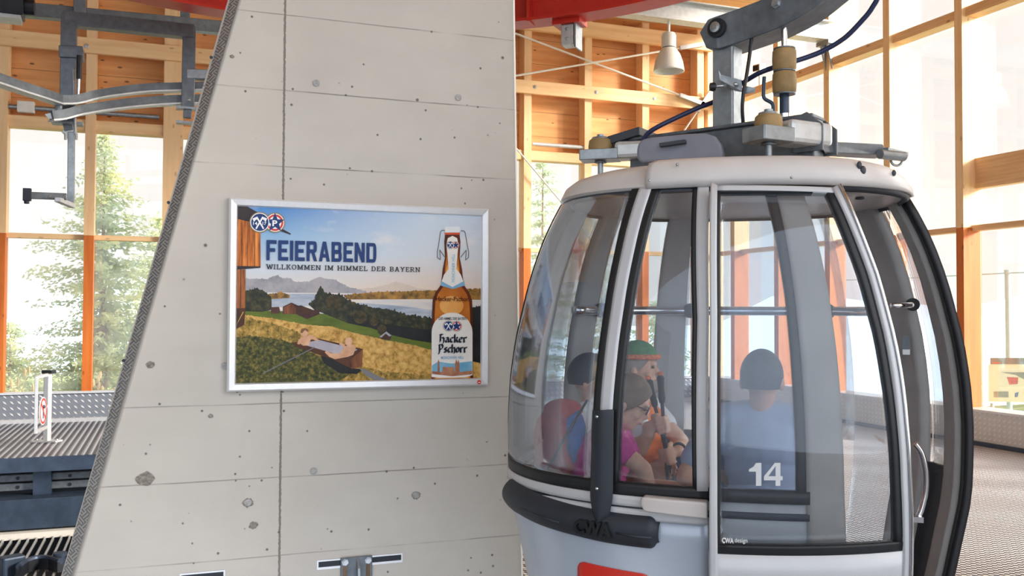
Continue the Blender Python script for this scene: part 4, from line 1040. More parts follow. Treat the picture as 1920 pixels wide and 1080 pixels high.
# right outline: leaf seal, frame, narrow pane, inner post
skin('leaf_seal', 'rubber_black', [(D2(89), z) for z in [2.12 - 2.02 * i / 24 for i in range(25)]], [(D2(91.5), z) for z in [2.12 - 2.02 * i / 24 for i in range(25)]], .02, gon, .035, 4)
bcol(91.5, 100, 'leaf_frame', 'interior_grey', 0, .04, .1); bcol(100, 112, 'pane', 'cabin_glass', 0, .005, .9); bcol(100, 112, 'leaf_panel', 'interior_dark', -.002, .03, .1, .9)
pst = bcol(112, 126, 'inner_post', 'interior_grey', -.012, .05, .1)
# roof
ro = []
RP = [(2.085, .0, .012), (2.10, .0, .03), (2.15, .0, .005), (2.18, .0, -.035), (2.205, .0, -.11), (2.225, .0, -.3), (2.235, .0, -.6)]
b = MB(); b.grid([[spt(2 * pi * i / 96, 2.12, 0, max(.02, Rs(2.12) + o_)) + EZ * (z - 2.12) for i in range(96)] for z, _, o_ in RP], True)
b.poly([spt(2 * pi * i / 96, 2.12, 0, Rs(2.12) - .6) + EZ * (2.235 - 2.12) for i in range(96)])
b.poly([spt(2 * pi * i / 96, 2.12, 0, Rs(2.12) + .012) + EZ * (2.085 - 2.12) for i in range(96)])
rf = b.build('roof', 'roof_white', gon, smooth='auto')
# raised front cap of the roof with its step at the left
fs = hit(1214, 335, .03)[0]
b = MB(); rows = []
for z, o_ in ((2.088, .036), (2.12, .046), (2.165, .036), (2.195, .012), (2.213, -.04), (2.226, -.13), (2.24, -.32)):
    rows.append([spt(fs + (D2(78) - fs) * i / 48, 2.12, 0, Rs(2.12) + o_ - .05 * (i / 48) ** 5 * (z - 2.088) / .1) + EZ * (2.088 + (z - 2.088) * (1 - .30 * (i / 48) ** 4) - 2.12) for i in range(49)])
b.grid(rows); cp_ = b.build('roof_cap', 'roof_white', gon, smooth='auto', solid=.02)
for px, py in ((1275, 310), (1484, 332), (1218, 338)):
    p, z = hit(px, py, .04); c = MB(); q = spt(p, 2.12, 0, Rs(2.12) + .042); q.z = z; c.ell(q, .006, .006, .006, n=8, mth=5); c.build('screw', 'bolt_steel', cp_)
for px, py, w in ((1600, 311, .012), (1611, 320, .014), (1667, 325, .01)):
    p, z = hit(px, py, .035); q = spt(p, 2.12, 0, Rs(2.12) + .036); q.z = z; c = MB(); c.ell(q, w, w * .6, w * 1.3, n=8, mth=5); c.build('paint_chip', 'interior_dark', cp_)
b = MB(); c = atZ(1612, 362, 2.083); b.lathe([(.085, 0), (.085, .010), (.06, .016)], c, (0, 0, -1)); sp = b.build('ceiling_speaker', 'roof_white', gon, smooth='auto')
b = MB(); b.ell(c + Vector((0, 0, -.022)), .02, .02, .006); b.build('speaker_slot', 'interior_dark', sp)
# bumper and its upright
bt = edge([(962, 890), (985, 906), (1030, 926), (1080, 941), (1130, 951), (1180, 958), (1225, 962), (1238, 963)], 30)
bl = edge([(962, 950), (985, 969), (1030, 991), (1080, 1006), (1130, 1018), (1180, 1026), (1225, 1031), (1238, 1032)], 30)
p_l = hit(956, 920)[0]; 
b = MB(); rows = []
K = 12
N_ = 110
def bump_row(t):
    """section of the bumper at fraction t along it"""
    i = min(29, int(t * 30)); u = t * 30 - i
    a = (bt[i][0] + (bt[i + 1][0] - bt[i][0]) * u, bt[i][1] + (bt[i + 1][1] - bt[i][1]) * u); c = (bl[i][0] + (bl[i + 1][0] - bl[i][0]) * u, bl[i][1] + (bl[i + 1][1] - bl[i][1]) * u)
    return a, c
for j in range(N_ + 1):
    t = j / N_; a, c = bump_row(t); e = (t / .055 if t < .5 else (1 - t) / .035); e = 1 if e > 1 else math.sqrt(max(0, 1 - (1 - e) ** 2)); e = max(.45 if t < .5 else .62, e)
    mz = (a[1] + c[1]) / 2; rows.append([spt(a[0] + (c[0] - a[0]) * k / K, mz + ((a[1] + (c[1] - a[1]) * k / K) - mz) * e, -.01 + .062 * (math.sin(pi * k / K) ** .45 if 0 < k < K else 0) * min(1, e)) for k in range(K + 1)])
b.grid(rows); bu = b.build('bumper', 'bumper_rubber', gon, smooth='auto', solid=.004)
u0_ = [(1119, 767), (1117, 850), (1115, 930), (1121, 968), (1130, 977)]; u1_ = [(1158, 767), (1157, 850), (1156, 930), (1150, 964), (1138, 977)]
up = skin('bumper_upright', 'bumper_rubber', edge(u0_, 20), edge(u1_, 20), .035, gon, .05, 8, bulge=.02, bevel=.006)
for px, py in ((1131, 779), (1131, 912)):
    p, z = hit(px, py); c = MB(); c.ell(spt(p, z, .053), .007, .007, .007, n=10, mth=6); c.build('screw', 'bolt_steel', up)
def wrap_text(txt, m, x0, y0, x1, y1, off, parent, name, bold=0.0, thick=.002, slope=0.0):
    me = text_mesh(txt, bold, 4); bb = me['bb']; b = MB()
    def fn(co):
        u = (co.x - bb[0]) / (bb[2] - bb[0]); v = (co.y - bb[1]) / (bb[3] - bb[1])
        p, z = hit(x0 + (x1 - x0) * u, y0 + (y1 - y0) * v + slope * u, off); return spt(p, z, off)
    b.mesh(me, fn); return b.build(name, m, parent, normals=False, solid=thick, soff=0)
wrap_text('CWA', 'rubber_black', 1073, 999, 1143, 972, .058, bu, 'raised_letters', .045, .016, 9)
# ribs on the bumper face
b = MB(); b.tube([spt(*hit(x, y), .05) for x, y in ((1165, 994), (1195, 1000), (1228, 1003))], .006, 6); b.build('bumper_rib', 'bumper_rubber', bu, smooth=True); b = MB(); b.tube([spt(*hit(x, y), .05) for x, y in ((1000, 952), (1030, 965), (1065, 976))], .006, 6); b.build('bumper_rib', 'bumper_rubber', bu, smooth=True)
skin('red_label', 'red_label', edge([(1096, 1053), (1089, 1055), (1085, 1061), (1085, 1085), (1090, 1130)], 16), edge([(1206, 1075), (1214, 1078), (1219, 1085), (1219, 1105), (1222, 1140)], 16), .0075, gon, .002, 10, bevel=0)
# arm cover
a0 = edge([(1204, 930), (1201, 942), (1208, 957)], 8, .03); a1 = edge([(1326, 940), (1326, 953), (1326, 971)], 8, .03)
skin('arm_cover', 'arm_cover_white', a0, a1, .055, gon, .06, 14, bevel=.015)
# ---- open door leaf: stands 6 cm outside the skin
OF = .065
L0 = edge([(1331, 341), (1330, 600), (1329, 900), (1329, 1080), (1330, 1180)], 24, OF); L1 = edge([(1344, 348), (1344, 600), (1344, 900), (1345, 1080), (1346, 1180)], 24, OF)
R1 = edge([(1563, 352), (1600, 430), (1634, 520), (1658, 610), (1675, 700), (1686, 800), (1692, 900), (1695, 1000), (1694, 1080), (1690, 1180)], 24, OF)
R0 = edge([(1575, 347), (1612, 430), (1646, 520), (1670, 610), (1688, 700), (1699, 800), (1705, 900), (1707, 1000), (1706, 1080), (1702, 1180)], 24, OF)
GL = edge([(1350, 358), (1350, 600), (1350, 850), (1350, 1025)], 24, OF); GR = edge([(1553, 358), (1588, 440), (1620, 525), (1646, 620), (1664, 720), (1676, 820), (1681, 920), (1682, 1018)], 24, OF)
OL = edge([(1341, 348), (1341, 600), (1341, 850), (1341, 1038)], 24, OF); OR_ = edge([(1562, 348), (1598, 430), (1632, 520), (1657, 615), (1675, 715), (1687, 815), (1693, 920), (1694, 1032)], 24, OF)
skin('leaf_glass', 'cabin_glass', GL, GR, OF, gon, .005, 20)
lf = skin('leaf_stile', 'cabin_white', L0, L1, OF + .016, gon, .04, 3)
skin('leaf_stile', 'cabin_white', R1, R0, OF + .016, gon, .045, 3)
lg = skin('leaf_gasket', 'rubber_black', OL, GL, OF + .006, gon, .03, 3); skin('leaf_gasket', 'rubber_black', GR, OR_, OF + .006, gon, .03, 3)
def cross(A, B, i, d, name, m, off):
    a, c = A[i], B[i]; q = [(a[0], a[1] - d * k / 4) for k in range(5)]; w = [(c[0], c[1] - d * k / 4) for k in range(5)]
    return skin(name, m, q, w, off, gon, .03, 20)
cross(OL, OR_, 0, .028, 'leaf_gasket', 'rubber_black', OF + .007); cross(OL, OR_, -1, -.034, 'leaf_gasket', 'rubber_black', OF + .007)
cross(L1, R1, 0, .02, 'leaf_top_rail', 'cabin_white', OF + .010)
q = OL[-1][1]; w = OR_[-1][1]
skin('leaf_panel', 'cabin_white', [(L0[-1][0], q + (.1 - q) * k / 8) for k in range(9)], [(hit(1704, 1050, OF)[0], w + (.1 - w) * k / 8) for k in range(9)], OF + .01, gon, .03, 20)
b = MB(); b.tube([spt(p, z, OF + .02) for p, z in R0], .006, 8); b.build('leaf_edge_trim', 'chrome', gon, smooth=True)
def px_text(*a): return wrap_text(*a)
b = MB()
def dig(polys, x0, w):
    for pl_ in polys:
        b.poly([spt(*hit(x0 + w * x, 911 - 43 * y, OF + .004), OF + .004) for x, y in pl_])
dig([[(.45, 0), (.8, 0), (.8, 1), (.45, 1)], [(.0, .62), (.45, .62), (.45, .82), (.0, .72)], [(.0, .72), (.45, .78), (.55, 1), (.45, 1), (.3, .84)]], 1406, 30)
dig([[(.62, 0), (.88, 0), (.88, 1), (.62, 1)], [(.0, .24), (1.0, .24), (1.0, .42), (.0, .42)], [(.0, .42), (.24, .42), (.62, .86), (.62, 1), (.58, 1)]], 1435, 36)
b.build('cabin_number', 'number_grey', gon, normals=False, solid=.0015, soff=0)
wrap_text('CWA', 'white_print', 1353, 1018, 1376, 1008, OF + .004, gon, 'maker_mark', .03, .001, 1)
wrap_text('design', 'white_print', 1378, 1019.5, 1403, 1008.5, OF + .004, gon, 'maker_mark', .0, .001, 1)
# grab handles
b = MB(); hh = [atD(x, y, d) for x, y, d in ((1672, 573, 4.05), (1690, 573, 4.06), (1708, 572, 4.14), (1712, 571, 4.3))]; b.tube(hh, .013, 10); b.build('grab_handle', 'chrome', gon, smooth=True)
b = MB(); b.lathe([(.03, 0), (.03, .02)], hh[-1], EY); b.build('handle_socket', 'rubber_black', gon)
b = MB(); b.stube([atD(x, y, 4.0) for x, y in ((1716, 832), (1728, 850), (1736, 885), (1736, 920), (1728, 955), (1720, 972))], .013, 10); b.obox(atD(1719, 972, 4.0), EX, EY, EZ, .022, .03, .012); b.build('door_pull', 'chrome', gon, smooth='auto')
# rail across the far panes for skis and hands
b = MB(); rr = [spt(D2(a), 1.605, -.07) for a in range(242, 124, -6)]; b.tube(rr, .024, 12); hr = b.build('hand_rail', 'chrome', gon, smooth=True)
for a in (226, 190, 150):
    c = MB(); q = spt(D2(a), 1.605, -.07); c.ell(q, .045, .045, .04); c.cyl(q, spt(D2(a), 1.605, .0), .015, 8); c.build('rail_clamp', 'interior_dark', hr, smooth=True)
# no-smoking sticker on the far pane, safety card on the right inner post
a = hit(1265, 645, 0, True)[0]
b = MB(); c = spt(a, hit(1265, 645, 0, True)[1], -.012); nrm = (CC - c); nrm.z = 0; nrm.normalize(); tx = nrm.cross(EZ).normalized()
b.obox(c, tx, EZ, nrm, .045, .05, .001); st = b.build('sticker', 'white_print', gon)
b = MB(); b.tube([c + nrm * .003 + tx * .032 * math.cos(t * pi / 12) + EZ * .032 * math.sin(t * pi / 12) for t in range(24)], .0035, 5, True); b.tube([c + nrm * .003 + tx * .022 + EZ * .022, c + nrm * .003 - tx * .022 - EZ * .022], .003, 5); b.build('ban_ring', 'red_label', st)
c = atD(1699, 648, 4.32); b = MB(); b.obox(c, EX, EZ, EY, .018, .045, .002); st = b.build('safety_card', 'board_header', gon); b = MB(); b.obox(c - EY * .003 - EZ * .03, EX, EZ, EY, .016, .012, .001); b.build('card_text', 'white_print', st)
# benches
def bench(y0, x0, x1, zt_, sgn, name='bench'):
    b = MB(); P4 = lambda x, y, z: CC + EX * x + EY * y + EZ * z
    b.obox(P4((x0 + x1) / 2, y0, zt_ - .04), EX, EY, EZ, (x1 - x0) / 2, .19, .04); o = b.build('seat', 'seat_blue', gon, bevel=.02)
    if sgn > 0:
      b = MB(); b.obox(P4((x0 + x1) / 2, y0 + sgn * .21, zt_ + .2), EX, EY, EZ, (x1 - x0) / 2, .025, .2); b.build('backrest', 'seat_blue', gon, bevel=.02)
    b = MB(); b.obox(P4((x0 + x1) / 2, y0, zt_ / 2 + .02), EX, EY, EZ, (x1 - x0) / 2 - .05, .03, zt_ / 2 - .06); b.build('seat_stand', 'interior_grey', gon)
bench(-.36, -.35, .27, .54, -1); bench(.40, -.62, .38, .54, 1)
# ------------------------------------------------------------------ roof gear
ctr = CC; 
BD = (RT * .70 - Vector((FW.x, FW.y, 0)).normalized() * .58).normalized(); BD.z = 0; BD.normalize(); BS = EZ.cross(BD)
def G(u, v, z): return CC + BD * u + BS * v + EZ * z
b = MB()
b.obox(G(-.04, 0, 2.345), BD, BS, EZ, .46, .055, .085); b.obox(G(-.04, 0, 2.438), BD, BS, EZ, .46, .07, .008); b.build('roof_beam', 'galvanised_dark', gon, bevel=.006)
for v_ in (-.085, .075):
    b = MB(); b.prism([G(.34, v_, 2.28), G(.34, v_, 2.43), G(.40, v_, 2.45), G(.47, v_, 2.39), G(.47, v_, 2.28)], BS * .012); b.build('end_bracket', 'galvanised_dark', gon, bevel=.003)
# hanger tube and the swinging arm
cx = atD(1364, 240, 4.26)
def up_(p, z): q = Vector(p); q.z = z; return q
b = MB(); tb = Vector((cx.x, cx.y, 2.42)); b.obox(up_(tb, 2.64), BD, BS, EZ, .052, .05, .22); b.build('hanger_tube', 'galvanised', gon, bevel=.008)
sideN = -BS if (-BS).dot(FW) < 0 else BS
ap = [atD(1327, 80, 4.3), atD(1346, 68, 4.27), atD(1400, 50, 4.2), atD(1470, 22, 4.08), atD(1535, -20, 3.98), atD(1620, -110, 3.85), atD(1665, -260, 3.8), atD(1660, -420, 3.8)]
ap = [ap[0]] + smooth_pts(ap[1:], 4); b = MB(); hv = .085
rows = []
for i, p in enumerate(ap):
    t = (ap[min(i + 1, len(ap) - 1)] - ap[max(i - 1, 0)]).normalized(); w = sideN; uu = t.cross(w).normalized()
    if i == 0 and uu.z < 0: uu = -uu
    if i: uu = uu if uu.dot(pu) > 0 else -uu
    pu = uu; h = hv * (.5 if i == 0 else .9)
    rows.append([p + uu * h + w * .05, p + uu * h - w * .12, p - uu * h - w * .12, p - uu * h + w * .05])
b.grid(rows, True); b._f([v for v in b.b.verts[:4]]); 
ha = b.build('hanger_arm', 'galvanised_dark', gon, bevel=.006)
sideN = -BS if (-BS).dot(FW) < 0 else BS
p = atD(1355, 58, 4.26) + sideN * .05
b = MB(); b.lathe([(.044, 0), (.044, .014), (.030, .016), (.030, .022), (0, .022)], p, sideN); pv = b.build('pivot_pin', 'rubber_black', gon, smooth='auto')
b = MB(); b.lathe([(.024, .018), (.024, .03), (.012, .032), (.012, .036), (0, .036)], p, sideN); b.build('pin_head', 'bolt_steel', pv)
p = atD(1465, 12, 4.09) + sideN * .05; b = MB(); b.lathe([(.024, 0), (.024, .008), (.016, .008), (.016, .022), (0, .022)], p, sideN, 6); b.build('arm_bolt', 'bolt_steel', gon)
# damper rod with two rubber rolls
bx_ = atD(1471, 240, 4.06)
def dz(py, D=4.06): return atD(1471, py, D).z
def dpt(py): return up_(bx_, dz(py))
b = MB(); b.cyl(dpt(245), dpt(20), .013, 12); b.lathe([(.024, 0), (.024, .02)], dpt(222)); b.lathe([(.018, 0), (.018, .08)], dpt(212)); dr = b.build('damper_rod', 'chrome', gon, smooth='auto')
b = MB(); b.lathe([(.021, 0), (.021, .09), (.016, .1)], dpt(216)); b.build('rod_joint', 'steel_blue', dr, smooth='auto')
for ya, yb_ in ((132, 92), (175, 135)):
    h = dz(yb_) - dz(ya); b = MB(); b.lathe([(.044, 0), (.05, .008), (.052, h * .5), (.05, h - .008), (.044, h)], dpt(ya), EZ, 28); b.build('rubber_roll', 'roller_rubber', gon, smooth='auto')
for py in (133.5, 176.5, 91): b = MB(); b.lathe([(.047, -.002), (.047, .003)], dpt(py), EZ, 24); b.build('roll_plate', 'galvanised_dark', dr, smooth='auto')
# roller trays
def tray(name, C_, ax, ln, wd, ht, roller, rr, rh):
    ax = Vector(ax).normalized(); ay = EZ.cross(ax)
    b = MB(); b.obox(C_ + ax * (ln * .62) + EZ * ht * .5, ax, ay, EZ, ln * .40, wd * .5, ht * .5)
    o = b.build('guide_block', 'galvanised_light', gon, bevel=.02)
    b = MB(); b.obox(C_ + EZ * .006, ax, ay, EZ, ln * .27, wd * .5, .006)
    for s_ in (-1, 1): b.obox(C_ + ay * (s_ * wd * .5) + EZ * ht * .3, ax, ay, EZ, ln * .27, .004, ht * .3)
    b.obox(C_ - ax * ln * .27 + EZ * ht * .3, ay, ax, EZ, wd * .5, .004, ht * .3); t = b.build('roller_tray', 'galvanised', gon, bevel=.003)
    b = MB(); q = roller; b.lathe([(rr * .9, 0), (rr * .99, rh * .3), (rr, rh * .55), (rr * .94, rh * .9), (rr * .8, rh)], q, EZ, 28); rl = b.build('guide_roller', 'roller_rubber', gon, smooth='auto')
    b = MB(); b.lathe([(rr * .75, rh), (rr * .7, rh + .01), (.018, rh + .014), (.018, rh + .024), (0, rh + .024)], q, EZ, 16); b.build('roller_cap', 'galvanised', rl, smooth='auto'); b = MB(); b.cyl(q - EZ * .12, q, .014, 10); b.build('axle', 'galvanised', rl, smooth='auto')
    b = MB(); b.lathe([(.03, -.006), (.03, .0)], C_ - EZ * .004); b.build('axle_collar', 'galvanised_dark', t)
c = atD(1126, 302, 4.56); tray('left', c, RT * .95 + EY * .0 - EY * .25, .34, .12, .085, up_(c, atD(1126, 290, 4.56).z), .06, .075)
c = atD(1441, 268, 3.84); tray('right', c, RT * .9 + EY * .55, .30, .13, .10, up_(c, atD(1441, 250, 3.84).z), .058, .075)
# solar panel, oval cover, towing arm
c = atD(1183, 264, 4.62); b = MB(); b.obox(c, RT * .9 - EY * .35 + EZ * .2, EY * .9 + RT * .35, EZ, .1, .13, .02); b.build('box_panel', 'interior_dark', gon, bevel=.003)
b = MB(); b.obox(c - EZ * .035 + RT * .02, RT, EY, EZ, .05, .06, .016); b.build('panel_foot', 'galvanised', gon)
b = MB(); o0 = [(1193, 283), (1195, 270), (1203, 261), (1220, 257), (1290, 250), (1322, 249), (1340, 255), (1352, 270), (1356, 288), (1352, 300), (1200, 305), (1194, 295)]
c0_ = atD(1275, 275, 4.02); nn_ = (-EY * .96 - RT * .2).normalized()
def onp(px, py):
    d = ray(px, py); return CAM + d * ((c0_ - CAM).dot(nn_) / d.dot(nn_))
b.prism([onp(*q) for q in o0], -nn_ * .05); ov = b.build('oval_cover', 'cover_grey', gon, bevel=.012)
b = MB(); b.bar(onp(1240, 274) + nn_ * .02, onp(1288, 267) + nn_ * .02, .03, .016); b.build('cover_handle', 'interior_dark', ov, bevel=.002)
e0 = atD(1545, 283, 3.98); e1 = atD(1655, 290, 4.25)
dA = (e1 - e0).normalized()
b = MB(); b.prism([atD(1540, 264, 3.98), atD(1655, 270, 4.22), atD(1662, 283, 4.24), atD(1640, 290, 4.2), atD(1545, 285, 3.98)], EY * .12 + RT * .02); ta = b.build('tow_arm', 'galvanised_dark', gon, bevel=.004)
q = atD(1650, 289, 4.18); b = MB(); b.cyl(q, q + EY * .07 + RT * .12 - EZ * .0, .022, 16); b.build('tow_pin', 'galvanised', gon, smooth='auto')
q = atD(1681, 300, 4.25); b = MB(); b.tube([q + RT * .026 * math.cos(t * pi / 10) + EZ * .026 * math.sin(t * pi / 10) for t in range(20)], .006, 8, True); b.bar(atD(1660, 281, 4.22), atD(1698, 290, 4.32), .03, .02); b.build('tow_ring', 'galvanised', gon, smooth='auto')
# bracket, crank and cables
q = atD(1383, 150, 4.2)
b = MB(); b.prism([atD(1347, 131, 4.19), atD(1352, 140, 4.19), atD(1390, 150, 4.15), atD(1393, 172, 4.15), atD(1378, 170, 4.17), atD(1350, 150, 4.19)], EY * .008); b.prism([atD(1393, 160, 4.15), atD(1417, 165, 4.13), atD(1415, 173, 4.13), atD(1395, 176, 4.15)], EY * .008); cbk = b.build('cable_bracket', 'galvanised', gon)
b = MB(); b.cyl(atD(1335, 163, 4.17), atD(1362, 160, 4.17), .007, 8); b.ell(atD(1379, 158, 4.145), .01, .008, .01); b.build('bracket_bolt', 'bolt_steel', cbk, smooth=True); b = MB(); b.lathe([(.018, -.012), (.02, 0), (.018, .012)], atD(1336, 163, 4.17), RT, 16); b.build('bolt_knob', 'rubber_black', cbk, smooth='auto')
b = MB(); b.stube([atD(x, y, 4.1) for x, y in ((1448, 222), (1449, 196), (1433, 184), (1432, 165), (1433, 144))], .008, 8); b.build('crank_rod', 'steel_blue', gon, smooth=True)
b = MB(); b.stube([atD(x, y, d) for x, y, d in ((1205, 264, 4.4), (1215, 250, 4.38), (1235, 237, 4.36), (1270, 220, 4.36), (1310, 202, 4.36), (1340, 190, 4.36), (1380, 165, 4.33), (1398, 152, 4.25), (1430, 134, 4.18), (1480, 118, 4.18), (1520, 105, 4.18), (1550, 92, 4.16), (1585, 70, 4.12), (1615, 40, 4.08), (1635, 15, 4.05), (1650, -20, 4.02), (1662, -120, 3.98), (1660, -250, 3.9))], .0115, 10); b.build('control_cable', 'cable_blue', gon, smooth=True)
b = MB(); b.stube([atD(x, y, d) for x, y, d in ((1410, 66, 4.15), (1406, 100, 4.14), (1400, 140, 4.13), (1394, 175, 4.13), (1392, 205, 4.14), (1394, 235, 4.16))], .0085, 8); b.build('thin_cable', 'cable_black', gon, smooth=True)
# ================================================================== passengers
def skin_mat(name, a, b_): 
    M = NT(name); f = M.noise(M.co(), 18, 4); M.color(M.ramp(f, [(.3, srgb(a)), (.7, srgb(b_))])); M.rough(.55); M.b.inputs['Subsurface Weight'].default_value = .06
skin_mat('skin_fair', (206, 158, 132), (226, 182, 156)); skin_mat('skin_tan', (186, 132, 104), (208, 156, 126))
plain('hair_dark', (26, 22, 24), .6, 0, .15, 22); plain('hair_grey', (150, 140, 132), .7, 0, .1, 24); plain('hair_brown', (126, 102, 86), .7, 0, .12, 24)
plain('shirt_greyblue', (160, 170, 194), .85, 0, .03, 30); plain('shirt_pink', (204, 62, 150), .85, 0, .08, 30); plain('shirt_orange', (232, 118, 44), .85, 0, .1, 30); plain('shirt_white', (224, 224, 226), .85, 0, .05, 30)
plain('cap_green', (72, 128, 84), .85, 0, .12, 40); plain('cap_band', (226, 120, 84), .85, 0, .3, 60); plain('cap_dark', (40, 46, 66), .8, 0, .1, 40); plain('shorts_dark', (48, 54, 72), .85, 0, .1, 40); plain('trousers_grey', (92, 96, 106), .85, 0, .08, 40)
plain('pack_red', (190, 54, 62), .8, 0, .12, 30); plain('pack_blue', (52, 96, 168), .8, 0, .12, 30); plain('glasses_frame', (90, 30, 50), .3, 0, .05, 40); plain('eye_dark', (40, 32, 30), .3, 0, .05, 40); plain('shoe_dark', (60, 58, 60), .7, 0, .1, 40); plain('shoe_sole', (220, 216, 208), .7, 0, .05, 40)
plain('lips', (176, 104, 92), .5, 0, .05, 40)
def Q(px, py, d): return atD(px, py, d)
def head(b, c, f, s=1.0, up=EZ):
    """skull, jaw, nose, ears, neck root for a head at c looking along f"""
    f = Vector(f).normalized(); r = f.cross(up).normalized(); u = r.cross(f)
    b.ell(c + u * .02 * s - f * .008 * s, .076 * s, .096 * s, .098 * s, r, f, u)
    b.ell(c + f * .022 * s - u * .045 * s, .056 * s, .066 * s, .07 * s, r, f, u); b.ell(c + f * .052 * s - u * .092 * s, .032 * s, .03 * s, .024 * s, r, f, u)
    b.cap(c + f * .086 * s + u * .012 * s, c + f * .106 * s - u * .026 * s, .009 * s, .015 * s, 8); b.ell(c + f * .082 * s + u * .026 * s, .05 * s, .014 * s, .012 * s, r, f, u)
    b.ell(c + f * .084 * s - u * .062 * s, .025 * s, .014 * s, .012 * s, r, f, u)
    for q in (-1, 1): b.ell(c + r * (q * .083 * s) - f * .008 * s - u * .016 * s, .013 * s, .02 * s, .032 * s, r, f, u); b.ell(c + r * (q * .042 * s) + f * .062 * s - u * .03 * s, .022 * s, .02 * s, .02 * s, r, f, u)
    return f, r, u
def face_parts(par, c, f, r, u, s=1.0):
    b = MB()
    for q in (-1, 1): b.ell(c + r * (q * .031 * s) + f * .084 * s + u * .008 * s, .012 * s, .008 * s, .008 * s, r, f, u, 10, 6)
    b.build('eyes', 'eye_dark', par, smooth=True)
    b = MB(); b.ell(c + f * .094 * s - u * .062 * s, .022 * s, .008 * s, .006 * s, r, f, u, 10, 6); b.build('mouth', 'lips', par, smooth=True)
def hair_cap(par, m, c, f, r, u, s=1.0, grow=1.08, low=-.3, name='hair', front=.55):
    """hair shell hugging the skull, open at the face"""
    b = MB(); rows = []; n = 28; k = 12
    for i in range(k + 1):
        row = []
        for j in range(n):
            a = 2 * pi * j / n; fr = max(0, math.sin(a)); end = math.acos(max(-1, min(1, low * (1 - fr ** 1.2) + front * fr ** 1.2))); th = end * i / k
            row.append(c + u * .02 * s - f * .008 * s + r * (.079 * s * grow * math.sin(th) * math.cos(a)) + f * (.098 * s * grow * math.sin(th) * math.sin(a)) + u * (.101 * s * grow * math.cos(th)))
        rows.append(row)
    b.grid(rows, True); bmesh.ops.remove_doubles(b.b, verts=b.b.verts, dist=1e-4)
    return b.build(name, m, par, smooth=True, solid=.012, soff=0)
def hand(b, wrist, palm_dir, grip=None, s=1.0, side=1, axis=EZ):
    """palm, four bent fingers of unequal length and a thumb; closes round an axis when grip is a point"""
    d = Vector(palm_dir).normalized(); ax = Vector(axis); ax = (ax - d * ax.dot(d)).normalized(); n = d.cross(ax).normalized() * side
    pc = wrist + d * .05 * s; b.ell(pc, .048 * s, .038 * s, .016 * s, d, ax, n, 12, 8)
    for i, (o, L) in enumerate(((.03, .9), (.010, 1.0), (-.011, .94), (-.031, .76))):
        k = wrist + d * .088 * s + ax * o * s; L *= .04 * s
        if grip is not None: p1 = k + d * L * .55 + n * L * .8; p2 = p1 - d * L * .45 + n * L * .6; p3 = p2 - d * L * .6
        else: p1 = k + d * L * .9 + n * L * .25; p2 = p1 + d * L * .55 + n * L * .35; p3 = p2 + d * L * .35 + n * L * .35
        b.cap(k - d * .012, p1, .0098 * s, .0092 * s, 8); b.cap(p1, p2, .0092 * s, .0086 * s, 8); b.cap(p2, p3, .0086 * s, .0075 * s, 8)
    t0_ = wrist + d * .03 * s + ax * .03 * s; t1_ = t0_ + d * .03 * s + ax * .02 * s + n * .022 * s; t2_ = t1_ + d * .026 * s + n * .02 * s - ax * (.004 if grip is not None else -.006)
    b.cap(t0_, t1_, .0125 * s, .011 * s, 8); b.cap(t1_, t2_, .011 * s, .009 * s, 8)
def fist(b, g, a, e, v, s=1.0):
    """hand closed round a pole at g: a along the pole, e towards the wrist, v towards the viewer"""
    a = Vector(a).normalized(); e = Vector(e); e = (e - a * e.dot(a)).normalized(); v = Vector(v); v = (v - a * v.dot(a) - e * v.dot(e)).normalized()
    b.ell(g - v * .024 * s + e * .012 * s, .046 * s, .044 * s, .019 * s, e, a, v, 14, 8); b.cap(g + e * .03 * s - v * .018 * s, g + e * .075 * s - v * .016 * s, .03 * s, .027 * s)
    for o, L in ((.034, .92), (.0115, 1.05), (-.011, 1.0), (-.0325, .82)):
        p = [g - e * .03 * L - v * .02 + a * o * s, g - e * .026 * L + v * .017 + a * o * s, g + e * .012 * L + v * .026 + a * o * s, g + e * .026 * L + v * .006 + a * o * s]
        for q0, q1, ra, rb in ((p[0], p[1], .0098, .0095), (p[1], p[2], .0095, .009), (p[2], p[3], .009, .0078)): b.cap(q0, q1, ra * s, rb * s, 8)
    t = [g + e * .036 * s + a * .03 * s - v * .008, g + e * .026 * s + a * .052 * s + v * .014, g - e * .006 * s + a * .056 * s + v * .022]
    b.cap(t[0], t[1], .0125 * s, .0115 * s, 8); b.cap(t[1], t[2], .0115 * s, .009 * s, 8)
def limb(b, *pts):
    for (p, r1), (q, r2) in zip(pts, pts[1:]): b.cap(p, q, r1, r2)
def torso(b, hip, neck, rt, fw, w=.17, waist=.135, grow=0.0, depth=.105):
    ax = (neck - hip).normalized(); L = (neck - hip).length; fw = (fw - ax * fw.dot(ax)).normalized(); rt = fw.cross(ax).normalized()
    for t, ww, dd in ((0, .165, .115), (.16, .155, .112), (.34, waist, .102), (.52, waist + .015, .108), (.68, w - .012, .112), (.8, w, .1)): b.ell(hip + ax * (L * t), ww + grow, dd + grow, .085 + grow, rt, fw, ax)
    b.ell(hip + ax * (L * .88), w * .85 + grow, .07 + grow, .06 + grow, rt, fw, ax)
def shoe(par, ank, fw):
    b = MB(); fw = Vector(fw); fw.z = 0; fw.normalize(); rt = fw.cross(EZ); c = ank + fw * .06; z = max(.115, ank.z - .085)
    b.ell(up_(c, z + .045), .045, .13, .042, rt, fw, EZ); b.cap(up_(ank, z + .06), up_(ank, z + .1), .045, .042); b.build('shoe', 'shoe_dark', par, remesh=.012)
    b = MB(); b.ell(up_(c, z + .012), .05, .137, .014, rt, fw, EZ); b.build('shoe_sole', 'shoe_sole', par, smooth=True)
FLZ = .13; SZ = .62
